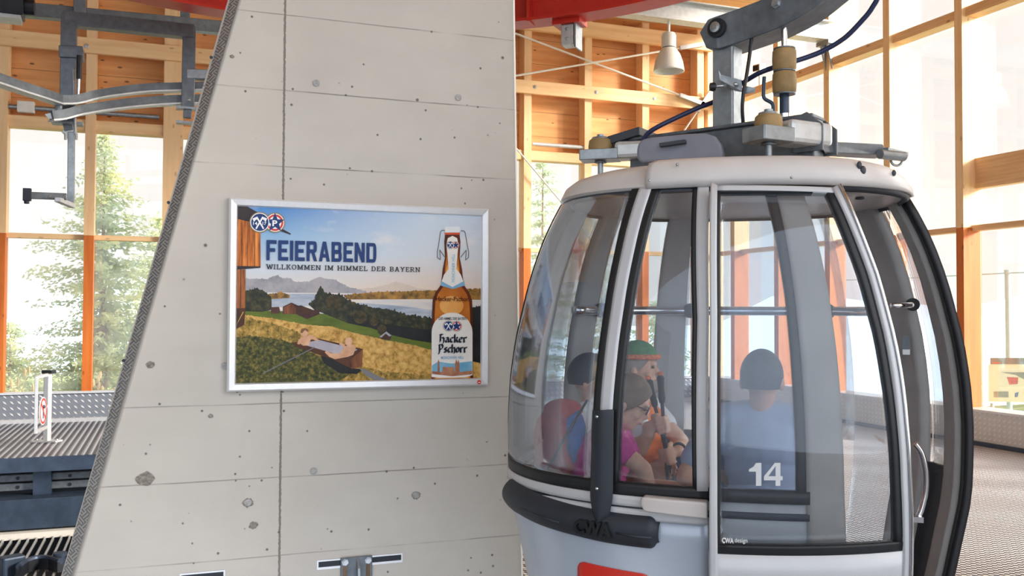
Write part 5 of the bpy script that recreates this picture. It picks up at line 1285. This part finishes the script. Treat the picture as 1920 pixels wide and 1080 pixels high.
# ---- man seen from behind, dark hair, grey blue T-shirt
me_ = thing('person', 'man with short dark hair and grey blue shirt seated with his back to the camera', 'person', up_(Q(1430, 900, 3.95), FLZ))
fw = (EY * .97 + EX * .24).normalized(); rt = fw.cross(EZ); hc = Q(1429, 712, 3.93); nk = Q(1430, 772, 3.95); hp = up_(nk - fw * .02, .66)
sl, sr = nk - rt * .175 - EZ * .035, nk + rt * .175 - EZ * .035
el, er = Q(1284, 893, 3.92), sr + fw * .1 - EZ * .28 + rt * .05; wl, wr = el + fw * .2 + rt * .12 - EZ * .02, er + fw * .22 - rt * .1
hl, hr_ = hp - rt * .09, hp + rt * .09; kl, kr = hl + fw * .40 - rt * .03 - EZ * .02, hr_ + fw * .40 + rt * .03 - EZ * .02; al, ar = up_(kl + fw * .02, .21), up_(kr + fw * .02, .21)
b = MB(); head(b, hc, fw, 1.0); limb(b, (nk - EZ * .02, .06), (hc - EZ * .06 - fw * .01, .052)); torso(b, hp, nk, rt, fw, .175)
for s_, e_, w_ in ((sl, el, wl), (sr, er, wr)): limb(b, (s_, .052), (e_, .04), (w_, .028)); hand(b, w_, (fw * .8 - EZ * .3), None, 1.0)
for h_, k_, a_ in ((hl, kl, al), (hr_, kr, ar)): limb(b, (h_, .085), (k_, .058), (k_ + (a_ - k_) * .3, .055), (a_, .036)); 
body = b.build('body', 'skin_tan', me_, remesh=.0085)
hair_cap(me_, 'hair_dark', hc, fw, fw.cross(EZ).normalized(), EZ, 1.0, 1.05, -.5, 'hair', .62); face_parts(me_, hc, fw, rt, EZ)
b = MB(); torso(b, hp, nk, rt, fw, .18, grow=.016)
for s_, e_ in ((sl, el), (sr, er)): limb(b, (s_ + EZ * .0, .068), (s_ + (e_ - s_) * .72, .066))
b.ell(nk - EZ * .005, .078, .075, .035, rt, fw, EZ); b.cap(nk - EZ * .03, nk + EZ * .005, .078, .066); limb(b, (nk - EZ * .01, .07), (sl, .066)); limb(b, (nk - EZ * .01, .07), (sr, .066)); b.build('tshirt', 'shirt_greyblue', me_, remesh=.011)
b = MB(); b.ell(hp - EZ * .02, .18, .14, .1, rt, fw, EZ)
for h_, k_ in ((hl, kl), (hr_, kr)): limb(b, (h_, .1), (k_, .075))
b.build('trousers', 'trousers_grey', me_, remesh=.012); shoe(me_, al, fw); shoe(me_, ar, fw)
# ---- older man with green cap, orange top and trekking poles
mo_ = thing('person', 'bearded man in green cap and orange top holding two trekking poles', 'person', up_(Q(1225, 880, 4.62), FLZ))
fw = (RT * .93 - EY * .36); fw.z = 0; fw.normalize(); rt = fw.cross(EZ); hc = Q(1199, 690, 4.68); nk = Q(1204, 752, 4.70); hp = up_(nk - fw * .0, .64)
s_n, s_f = Q(1222, 775, 4.50), nk - rt * .15 - EZ * .04 + fw * .02
s_a, s_b = nk + rt * .16 - EZ * .05, nk - rt * .16 - EZ * .05
wa, wb = Q(1218, 812, 4.43), Q(1272, 846, 4.46); ea, eb = Q(1200, 842, 4.46), Q(1277, 828, 4.62)
hl, hr_ = hp - rt * .09, hp + rt * .09; kl, kr = hl + fw * .36 - EZ * .02, hr_ + fw * .36 - EZ * .02 + rt * .02; al, ar = up_(kl + fw * .02, .22), up_(kr + fw * .02, .22)
pa0, pa1 = Q(1216, 712, 4.40), Q(1264, 906, 4.38); pb0, pb1 = Q(1238, 704, 4.40), Q(1252, 906, 4.38)
pax = (pa1 - pa0).normalized()
b = MB(); hf, hr2, hu = head(b, hc, fw, .92); limb(b, (nk - EZ * .02, .058), (hc - EZ * .06 - fw * .01, .05)); torso(b, hp, nk, rt, fw, .17, .15)
for s_, e_, w_, sd_ in ((s_a, ea, wa, 1), (s_b, eb, wb, 1)): limb(b, (s_, .05), (e_, .04), (w_, .03))
ga, gb = Q(1240, 797, 4.40), Q(1253, 855, 4.40)
fist(b, ga, -pax, wa - ga, -EY); fist(b, gb, -pax, wb - gb, -EY)
for h_, k_, a_ in ((hl, kl, al), (hr_, kr, ar)): limb(b, (h_, .085), (k_, .058), (k_ + (a_ - k_) * .3, .055), (a_, .036))
b.build('body', 'skin_fair', mo_, remesh=.0055); face_parts(mo_, hc, hf, hr2, hu, .92)
hair_cap(mo_, 'hair_grey', hc, hf, hr2, hu, .92, 1.05, -.45)
hair_cap(mo_, 'cap_green', hc + hu * .012, hf, hr2, hu, .92, 1.13, .12, 'cap', .3)
b = MB(); cpz = hc + hu * .058
b.tube([cpz + hr2 * .085 * math.cos(t * pi / 12) + hf * (.106 * math.sin(t * pi / 12) - .008) for t in range(24)], .013, 8, True); b.build('cap_band', 'cap_band', mo_, smooth=True)
b = MB(); b.ell(hc + hf * .062 - hu * .09, .05, .045, .04, hr2, hf, hu); b.ell(hc + hf * .03 - hu * .075, .065, .05, .035, hr2, hf, hu); b.build('beard', 'hair_grey', mo_, smooth=True)
b = MB(); torso(b, hp, nk, rt, fw, .165, .152, grow=.014); b.build('orange_top', 'shirt_orange', mo_, remesh=.011)
b = MB()
for s_, e_ in ((s_a, ea), (s_b, eb)): limb(b, (nk + (s_ - nk) * .6, .066), (s_, .066), (s_ + (e_ - s_) * .5, .062))
b.build('white_sleeves', 'shirt_white', mo_, remesh=.011)
b = MB(); b.ell(hp - EZ * .02, .175, .135, .1, rt, fw, EZ)
for h_, k_ in ((hl, kl), (hr_, kr)): limb(b, (h_, .1), (h_ + (k_ - h_) * .75, .085))
b.build('shorts', 'shorts_dark', mo_, remesh=.012); shoe(mo_, al, fw); shoe(mo_, ar, fw)
b = MB(); d_ = (wb - eb).normalized(); b.lathe([(.036, -.012), (.036, .012)], wb - d_ * .02, d_); b.build('wrist_watch', 'cap_dark', mo_, smooth='auto')
for i, (p0, p1, lab) in enumerate(((pa0, pa1, 'black trekking pole leaning furthest left at its grip, held by the man in orange'), (pb0, pb1, 'more upright black trekking pole held by the man in orange'))):
    t = thing('trekking_pole', lab, 'trekking pole', p1, 'trekking poles of the man in the green cap'); d_ = (p1 - p0).normalized(); e_ = p0 + d_ * ((p0.z - FLZ - .02) / -d_.z)
    b = MB(); b.lathe([(.012, 0), (.019, .01), (.015, .06), (.017, .11), (.013, .13)], p0, d_); b.build('grip', 'rubber_black', t, smooth='auto')
    b = MB(); b.cyl(p0 + d_ * .12, p0 + d_ * .45, .009, 10); b.cyl(p0 + d_ * .45, e_, .007, 10); b.build('shaft', 'cable_black', t, smooth='auto')
    b = MB(); b.cyl(p0 + d_ * .62, p0 + d_ * .78, .0078, 10); b.build('red_section', 'red_label', t)
    b = MB(); b.ell(p0 - d_ * .008, .014, .014, .012); b.build('grip_cap', 'cap_band', t, smooth=True)
# ---- woman in pink shirt with glasses, leaning forward
wo_ = thing('person', 'woman in magenta shirt and dark red glasses leaning forward behind the middle pane', 'person', up_(Q(1130, 890, 4.12), FLZ))
fw = (RT * .96 - EY * .2); fw.z = 0; fw.normalize(); rt = fw.cross(EZ); hf = (fw * .9 - EZ * .42).normalized()
hc = Q(1177, 754, 4.06); nk = Q(1150, 805, 4.12); hp = up_(Q(1095, 905, 4.15), .66)
s_a, s_b = nk + rt * .15 - EZ * .03 + fw * .0, nk - rt * .15 - EZ * .03
ea, eb = Q(1206, 880, 3.92), nk - rt * .2 - EZ * .28 + fw * .12; wa, wb = Q(1228, 955, 3.95), eb + fw * .2
hl, hr_ = hp - rt * .09, hp + rt * .09; kl, kr = hl + fw * .42, up_(Q(1238, 898, 4.02), .66); al, ar = up_(kl, .22), up_(kr, .22)
b = MB(); head(b, hc, hf, .95, EZ); h_r = hf.cross(EZ).normalized(); h_u = h_r.cross(hf); limb(b, (nk - EZ * .02, .052), (hc - h_u * .05 - hf * .01, .046)); torso(b, hp, nk, rt, fw, .155, .135)
for s_, e_, w_ in ((s_a, ea, wa), (s_b, eb, wb)): limb(b, (s_, .046), (e_, .038), (w_, .027)); hand(b, w_, (w_ - e_), None, .95)
for h_, k_, a_ in ((hl, kl, al), (hr_, kr, ar)): limb(b, (h_, .085), (k_, .055), (k_ + (a_ - k_) * .3, .052), (a_, .034))
b.build('body', 'skin_fair', wo_, remesh=.0085); face_parts(wo_, hc, hf, h_r, h_u, .95); hair_cap(wo_, 'hair_brown', hc, hf, h_r, h_u, .95, 1.08, -.6)
b = MB()
for q in (-1, 1): b.tube([hc + hf * .095 + h_u * .008 + h_r * (q * .033 + .024 * math.cos(t * pi / 8)) + h_u * .018 * math.sin(t * pi / 8) for t in range(16)], .0035, 6, True); b.tube([hc + hf * .092 + h_u * .012 + h_r * q * .056, hc + hf * .0 + h_u * .01 + h_r * q * .079], .003, 6)
b.build('glasses', 'glasses_frame', wo_, smooth=True)
b = MB(); torso(b, hp, nk, rt, fw, .16, .14, grow=.016)
for s_, e_ in ((s_a, ea), (s_b, eb)): limb(b, (nk + (s_ - nk) * .5, .06), (s_, .064), (s_ + (e_ - s_) * .4, .06))
b.build('pink_shirt', 'shirt_pink', wo_, remesh=.011)
b = MB(); b.ell(hp - EZ * .02, .17, .135, .1, rt, fw, EZ)
for h_, k_ in ((hl, kl), (hr_, kr)): limb(b, (h_, .098), (h_ + (k_ - h_) * .6, .08))
b.build('shorts', 'shorts_dark', wo_, remesh=.012); shoe(wo_, al, fw); shoe(wo_, ar, fw)
# ---- passenger with dark cap behind the mullion
fo_ = thing('person', 'passenger in pale shirt and dark blue cap, mostly hidden behind the black bumper upright', 'person', up_(Q(1110, 880, 4.62), FLZ))
fw = (RT * .9 - EY * .3); fw.z = 0; fw.normalize(); rt = fw.cross(EZ); hc = Q(1108, 712, 4.6); nk = Q(1105, 765, 4.62); hp = up_(nk - fw * .03, .64)
s_a, s_b = nk + rt * .15 - EZ * .04, nk - rt * .15 - EZ * .04; ea, eb = s_a - EZ * .25 + fw * .08, s_b - EZ * .25 + fw * .08; wa, wb = ea + fw * .2 - rt * .08, eb + fw * .2 + rt * .08
hl, hr_ = hp - rt * .09, hp + rt * .09; kl, kr = hl + fw * .36, hr_ + fw * .36; al, ar = up_(kl, .22), up_(kr, .22)
b = MB(); hf, h_r, h_u = head(b, hc, fw, .95); limb(b, (nk - EZ * .02, .055), (hc - EZ * .06, .048)); torso(b, hp, nk, rt, fw, .16, .14)
for s_, e_, w_ in ((s_a, ea, wa), (s_b, eb, wb)): limb(b, (s_, .047), (e_, .038), (w_, .027)); hand(b, w_, fw, None, .95)
for h_, k_, a_ in ((hl, kl, al), (hr_, kr, ar)): limb(b, (h_, .085), (k_, .056), (k_ + (a_ - k_) * .3, .053), (a_, .035))
b.build('body', 'skin_fair', fo_, remesh=.0085); face_parts(fo_, hc, hf, h_r, h_u, .95); hair_cap(fo_, 'cap_dark', hc, hf, h_r, h_u, .95, 1.15, -.35, 'cap', .35)
b = MB(); torso(b, hp, nk, rt, fw, .165, .145, grow=.015)
for s_, e_ in ((s_a, ea), (s_b, eb)): limb(b, (nk + (s_ - nk) * .5, .062), (s_, .064), (s_ + (e_ - s_) * .6, .06))
b.build('pale_shirt', 'shirt_white', fo_, remesh=.011)
b = MB(); b.ell(hp - EZ * .02, .17, .135, .1, rt, fw, EZ)
for h_, k_ in ((hl, kl), (hr_, kr)): limb(b, (h_, .1), (k_, .075))
b.build('trousers', 'trousers_grey', fo_, remesh=.012); shoe(fo_, al, fw); shoe(fo_, ar, fw)
# ---- backpack
c = Q(1056, 822, 4.2); bk = thing('backpack', 'red and blue backpack standing at the left end of the gondola seat', 'backpack', up_(c, .56))
b = MB(); b.ell(c + RT * -.03, .11, .1, .15); b.ell(c + RT * -.02 - EZ * .1, .115, .11, .12); b.build('main_bag', 'pack_red', bk, remesh=.012)
b = MB(); b.ell(c + RT * .06 - EY * .05, .055, .06, .14); b.build('side_pocket', 'pack_blue', bk, smooth=True)
b = MB(); b.ell(c + EZ * .13, .09, .09, .05); b.build('lid', 'pack_red', bk, smooth=True)
b = MB(); b.tube([c + RT * .12 + EZ * .18 - EY * .07, c + RT * .03 + EZ * .02 - EY * .13, c - RT * .06 - EZ * .14 - EY * .11], .006, 6); b.build('strap', 'cable_black', bk, smooth=True)
# ================================================================== steelwork, lamp, rods
# red ring rail overhead
ZR = 4.0
pts = [atZ(x, y, ZR) for x, y in ((425, 24), (972, 44), (1238, 0))]
def circ3(a, b_, c):
    ax, ay, bx, by, cx_, cy_ = a.x, a.y, b_.x, b_.y, c.x, c.y; d = 2 * (ax * (by - cy_) + bx * (cy_ - ay) + cx_ * (ay - by))
    ux = ((ax * ax + ay * ay) * (by - cy_) + (bx * bx + by * by) * (cy_ - ay) + (cx_ * cx_ + cy_ * cy_) * (ay - by)) / d
    uy = ((ax * ax + ay * ay) * (cx_ - bx) + (bx * bx + by * by) * (ax - cx_) + (cx_ * cx_ + cy_ * cy_) * (bx - ax)) / d
    return Vector((ux, uy, 0)), math.hypot(ax - ux, ay - uy)
rc, rR = circ3(*pts)
t_ = math.atan2(pts[1].y - rc.y, pts[1].x - rc.x)
rg = thing('ring_rail', 'big red curved steel rail passing overhead behind the concrete pillar', 'rail', (rc.x, rc.y, ZR))
def arc(r, z, a0, a1, n=60): return [(rc.x + r * math.cos(a0 + (a1 - a0) * i / n), rc.y + r * math.sin(a0 + (a1 - a0) * i / n), z) for i in range(n + 1)]
A0, A1 = D2(15), D2(165)
def ringpart(name, m, r0_, r1_, z0, z1):
    b = MB(); b.grid([arc(r0_, z0, A0, A1), arc(r1_, z0, A0, A1), arc(r1_, z1, A0, A1), arc(r0_, z1, A0, A1), arc(r0_, z0, A0, A1)]); return b.build(name, m, rg, smooth='auto')
ringpart('web', 'red_paint', rR + .04, rR + .06, ZR + .02, ZR + .34); ringpart('flange', 'red_paint', rR - .06, rR + .16, ZR, ZR + .025); ringpart('flange', 'red_paint', rR - .06, rR + .16, ZR + .34, ZR + .365)
for px in (998,):
    a = math.atan2(atZ(px, 45, ZR).y - rc.y, atZ(px, 45, ZR).x - rc.x); u = Vector((math.cos(a), math.sin(a), 0)); v = Vector((-u.y, u.x, 0))
    b = MB(); b.obox(Vector((rc.x, rc.y, ZR + .17)) + u * (rR), u, v, EZ, .07, .012, .18); b.build('joint_plate', 'red_paint', rg)
p = atZ(1068, 40, ZR); u = (p - rc); u.z = 0; u.normalize(); v = Vector((-u.y, u.x, 0))
b = MB(); b.obox(p - EZ * .02, u, v, EZ, .09, .12, .02); b.build('clamp_plate', 'red_paint', rg)
b = MB(); b.obox(p - EZ * .125, u, v, EZ, .06, .055, .085); hb = b.build('switch_box', 'galvanised_light', rg, bevel=.008)
b = MB(); b.obox(p - EZ * .11 - v * .075, u, v, EZ, .075, .008, .13); b.build('mounting_plate', 'galvanised', rg)
for dz_ in (-.08, -.16): b = MB(); b.ell(p + EZ * dz_ - u * .062, .015, .015, .012, n=10, mth=6); b.build('bolt', 'bolt_steel', hb)
# steel I-beam across the hall
ib0 = atY(1000, -46, 11.3); ib1 = Vector((XR + .02, 11.3, atY(1552, 78, 11.3).z))
sb = thing('steel_beam', 'pale grey steel I-beam crossing under the timber roof, resting on the right wall', 'beam', ib1)
zb_ = ib1.z
b = MB(); X0 = 3.0
b.box(X0, XR, 11.19, 11.41, zb_, zb_ + .016); b.box(X0, XR, 11.19, 11.41, zb_ + .27, zb_ + .286); b.box(X0, XR, 11.29, 11.31, zb_ + .016, zb_ + .27); b.build('i_profile', 'galvanised_light', sb)
b = MB(); b.box(XR - .12, XR + .02, 11.16, 11.44, zb_ - .06, zb_); b.prism([(XR - .09, 11.22, zb_ - .06), (XR + .0, 11.22, zb_ - .42), (XR + .0, 11.22, zb_ - .06)], (0, .03, 0)); b.prism([(XR - .09, 11.36, zb_ - .06), (XR + .0, 11.36, zb_ - .42), (XR + .0, 11.36, zb_ - .06)], (0, .03, 0)); b.build('wall_bracket', 'galvanised', sb)
# pendant lamp
lp = atY(1254, 134, 11.3); lw = .215
lamp = thing('pendant_lamp', 'white bell-shaped industrial pendant lamp hanging under the steel beam', 'lamp', lp)
b = MB(); b.lathe([(lw, 0), (lw * .985, .03), (lw * .9, .13), (lw * .72, .24), (lw * .5, .31), (lw * .42, .33)], lp, EZ, 36); b.b.faces.ensure_lookup_table()
bmesh.ops.delete(b.b, geom=[f for f in b.b.faces if len(f.verts) > 4], context='FACES_ONLY'); b.build('shade', 'white_enamel', lamp, smooth='auto', solid=.008)
b = MB(); b.lathe([(lw * .40, .325), (lw * .47, .34), (lw * .47, .50), (lw * .4, .535), (.03, .545)], lp, EZ, 24); b.build('housing', 'white_enamel', lamp, smooth='auto')
b = MB(); b.lathe([(lw * .44, .318), (lw * .46, .325), (lw * .44, .336)], lp, EZ, 24); b.build('clip_ring', 'galvanised_dark', lamp, smooth='auto')
b = MB(); b.cyl(lp + EZ * .54, Vector((lp.x, lp.y, zb_)), .018, 10); b.build('rod', 'white_enamel', lamp)
b = MB(); b.ell(lp + EZ * .17, .055, .055, .1); b.build('bulb', 'lamp_glow_white', lamp, smooth=True)
# bracing rods on the back wall
def rod(px0, py0, px1, py1, lab, r=.018, Y=YB - .12, end=None):
    p, q = atY(px0, py0, Y), atY(px1, py1, Y); t = thing('bracing_rod', lab, 'rod', p, 'bracing rods on the timber wall'); b = MB(); b.cyl(p, q, r, 8); b.build('bar', 'white_enamel', t, smooth='auto')
    b = MB(); d_ = (q - p).normalized(); b.bar(q - d_ * .02, q + d_ * .5, .06, .07); b.build('end_plate', 'galvanised_light', t)
rod(930, 49, 1276, 179, 'white steel rod sloping down to the right across the sunlit timber wall')
rod(930, 148, 1276, 90, 'white steel rod rising to the right across the sunlit timber wall behind the lamp')
rod(940, 245, 1098, 433, 'thin white rod sloping down across the window just right of the pillar', .014)
rod(1282, 246, 1308, 208, 'short white rod rising to the beam end just left of the hanger tube', .016)
# ------------------------------------------------------------------ steel frame and rails left of the pillar
YL = 8.6
def F(px, py, Y=YL): return atY(px, py, Y)
fr = thing('hanging_frame', 'dark galvanised steel frame with curved rails hanging left of the pillar', 'frame', up_(F(240, 60), 3.2))
def fbar(name, p, q, w, h, m='galvanised_dark', up=(0, 0, 1), parent=fr): b = MB(); b.bar(p, q, w, h, up); return b.build(name, m, parent, bevel=.006)
fbar('top_bar', F(122, 36), F(364, 61), .12, .115)
fbar('post', F(130, 27), F(127, 232), .12, .11, up=(0, 1, 0)); fbar('post', F(355, 52), F(352, 205), .11, .09, up=(0, 1, 0))
fbar('post_end', F(352, 203), F(351, 222), .07, .055, up=(0, 1, 0)); 
for py in (204, 231): b = MB(); c = F(353, py); b.obox(c, (1, 0, 0), (0, 1, 0), (0, 0, 1), .1, .05, .01); b.build('clamp_plate', 'galvanised', fr)
for py in (232,): b = MB(); c = F(127, py); b.obox(c, (1, 0, 0), (0, 1, 0), (0, 0, 1), .12, .06, .01); b.build('clamp_plate', 'galvanised', fr)
fbar('side_arm', F(350, 140), F(400, 142), .1, .085, 'galvanised')
fbar('crosspiece', F(112, 100), F(157, 102), .16, .1)
b = MB(); b.cyl(F(149, 104, YL - .12), F(148, 148, YL - .12), .022, 10); b.build('gas_strut', 'rubber_black', fr, smooth='auto'); b = MB(); b.cyl(F(148, 146, YL - .12), F(147, 178, YL - .12), .011, 10); b.build('strut_rod', 'chrome', fr, smooth='auto')
b = MB(); b.cyl(F(138, 130, YL - .1), F(141, 252, YL - .1), .012, 8); b.build('tie_rod', 'bolt_steel', fr, smooth='auto')
# curved rails: flat channel with a light lower lip
def crail(name, pts, h, lab=None):
    pts = smooth_pts(pts, 4); b = MB()
    for p, q in zip(pts, pts[1:]): b.bar(p - (q - p) * .02, q + (q - p) * .02, .06, h)
    o = b.build(name, 'galvanised_dark', fr)
    b = MB()
    for p, q in zip(pts, pts[1:]): b.bar(p - EZ * (h / 2 + .008), q - EZ * (h / 2 + .008), .1, .014)
    b.build('lower_lip', 'galvanised_light', o)
crail('curved_rail', [F(x, y, Y) for x, y, Y in ((-30, 138, 7.6), (0, 148, 7.75), (40, 162, 7.95), (80, 175, 8.15), (112, 186, 8.35))], .07)
crail('curved_rail', [F(x, y, Y) for x, y, Y in ((105, 186, 8.35), (140, 186, 8.42), (180, 177, 8.5), (225, 170, 8.55), (270, 165, 8.6), (320, 163, 8.62), (400, 161, 8.65))], .065)
crail('curved_rail', [F(x, y, Y) for x, y, Y in ((96, 216, 8.3), (118, 214, 8.35), (150, 206, 8.42), (200, 198, 8.5), (250, 192, 8.55), (300, 188, 8.6), (350, 186, 8.62), (400, 185, 8.65))], .07)
b = MB(); b.prism([F(84, 214, 8.3), F(98, 211, 8.3), (F(100, 222, 8.3)), F(92, 223, 8.3)], (0, .05, 0)); b.build('rail_tip', 'galvanised_light', fr)
for px, py in ((103, 183), (112, 184), (120, 186), (121, 214), (122, 223), (354, 187)): b = MB(); b.ell(F(px, py, YL - .18), .014, .012, .014, n=8, mth=6); b.build('bolt', 'bolt_steel', fr)
b = MB(); b.cyl(F(110, 196, 8.4), F(110, 208, 8.4), .03, 10); b.build('spring', 'galvanised', fr)
# hanging sensor arm
fbar('drop_joint', F(126, 232), F(130, 246), .07, .06, up=(0, 1, 0)); fbar('drop_joint', F(124, 240), F(136, 253), .1, .05, 'galvanised_light', up=(0, 1, 0))
for px, py in ((123, 258), (143, 258)): b = MB(); b.cyl(F(px, py - 8, 8.5), F(px, py + 4, 8.5), .012, 8); b.build('clamp_bolt', 'bolt_steel', fr)
fbar('drop_tube', F(134, 248), F(133, 388), .055, .06, 'galvanised', up=(0, 1, 0)); fbar('drop_foot', F(136, 386), F(108, 374, 8.2), .05, .04, 'galvanised_light')
sa = fbar('sensor_arm', F(46, 366, 8.2), F(125, 369, 8.3), .03, .055)
b = MB(); b.obox(F(51, 365, 8.2), (1, 0, 0), (0, 1, 0), (0, 0, 1), .03, .02, .05); b.cyl(F(50, 371, 8.2), F(50, 382, 8.2), .02, 10); b.build('sensor_head', 'steel_black', sa, bevel=.004)
for px in (93, 122): b = MB(); b.ell(F(px, 368, 8.2), .012, .01, .012, n=8, mth=6); b.build('bolt', 'bolt_steel', sa)
# steel channel above, with hangers
ub = thing('channel_beam', 'long grey steel channel at the top left running behind the frame', 'beam', up_(F(200, 20, 9.4), 3.9))
def ubar(name, p, q, w, h, m='galvanised_dark'): b = MB(); b.bar(p, q, w, h); return b.build(name, m, ub, bevel=.006)
ubar('channel', F(-20, 13, 9.2), F(440, 55, 9.7), .12, .12); ubar('hanger', F(150, 28, 9.3), F(149, -60, 9.3), .1, .1); ubar('hanger', F(347, 42, 9.6), F(348, -60, 9.6), .09, .09)
bxx = thing('actuator_box', 'dark box with pale lid fixed under the channel in the top left corner', 'box', F(16, 24, 8.9))
b = MB(); c = F(16, 10, 8.9); b.obox(c, (1, .05, 0), (-.05, 1, 0), (0, 0, 1), .12, .12, .1); b.build('housing', 'steel_black', bxx, bevel=.01)
b = MB(); b.obox(c - EZ * .115, (1, .05, 0), (-.05, 1, 0), (0, 0, 1), .1, .1, .02); b.build('lid', 'galvanised_light', bxx, bevel=.004)
b = MB(); b.cyl(c + Vector((.12, 0, 0)), c + Vector((.2, 0, 0)), .07, 12); b.build('flange', 'steel_black', bxx)
# ------------------------------------------------------------------ barrier gate on the far platform
g0 = atZ(88, 829, 0)
gt = thing('barrier_gate', 'small aluminium barrier gate with round ban sign on the far platform', 'gate', g0)
def gz_(py): return (829 - py) * (g0 - CAM).dot(Vector((FW.x, FW.y, 0)).normalized()) / FPX
dP = (g0 - CAM).dot(Vector((FW.x, FW.y, 0)).normalized()) / FPX
ge_ = atD(67, 800, dP * FPX - .55); gd_ = ge_ - g0; gd_.z = 0; WG = gd_.length; gd_.normalize()
b = MB(); b.obox(g0 + EZ * .012, RT, EY, EZ, .15, .06, .012); b.build('base_plate', 'aluminium', gt, bevel=.004)
for s_ in (-1, 1): b = MB(); b.ell(g0 + RT * .12 * s_ + EZ * .03, .02, .02, .015, n=8, mth=6); b.build('base_bolt', 'bolt_steel', gt)
b = MB(); b.obox(g0 + EZ * (gz_(700) / 2), RT, EY, EZ, .032, .032, gz_(700) / 2); b.build('post', 'aluminium', gt, bevel=.008)
b = MB(); b.obox(g0 + EZ * gz_(698) + RT * .01, RT, EY, EZ, .06, .04, .02); b.build('post_cap', 'rubber_black', gt)
tp = g0 + EZ * gz_(703); W_ = WG
lo_ = g0 + EZ * gz_(800)
b = MB(); b.bar(tp - gd_ * -.03, tp + gd_ * W_ , .03, .04); b.bar(lo_, lo_ + gd_ * W_, .03, .04); b.bar(tp + gd_ * W_ + EZ * .02, lo_ + gd_ * W_ - EZ * .02, .035, .035, (0, 1, 0)); b.build('gate_frame', 'aluminium', gt, bevel=.005)
mid = g0 + EZ * gz_(767) + gd_ * (WG * .45); nn2 = gd_.cross(EZ).normalized()
if nn2.dot(g0 - CAM) > 0: nn2 = -nn2
rs = gz_(740) - gz_(767); rs = .165
b = MB(); b.lathe([(rs, 0), (rs, .008)], mid, nn2, 32); sg = b.build('sign_disc', 'white_print', gt)
b = MB(); b.lathe([(rs * .93, .009), (rs * .93, .011), (rs * .76, .011), (rs * .76, .009)], mid, nn2, 32)
b.b.faces.ensure_lookup_table(); bmesh.ops.delete(b.b, geom=[f for f in b.b.faces if len(f.verts) > 4], context='FACES_ONLY'); b.bar(mid + nn2 * .011 + EZ * .1 - gd_ * -.1, mid + nn2 * .011 - EZ * .1 - gd_ * .1, .028, .004, nn2); b.build('ban_ring', 'red_label', sg)
b = MB(); b.ell(mid + nn2 * .012 + EZ * .05, .022, .022, .022); b.bar(mid + nn2 * .01 + EZ * .03, mid + nn2 * .01 - EZ * .09, .035, .004, nn2); b.build('pictogram', 'steel_blue', sg)
b = MB(); b.bar(g0 + EZ * gz_(760), mid, .02, .03); b.build('sign_bracket', 'aluminium', gt)
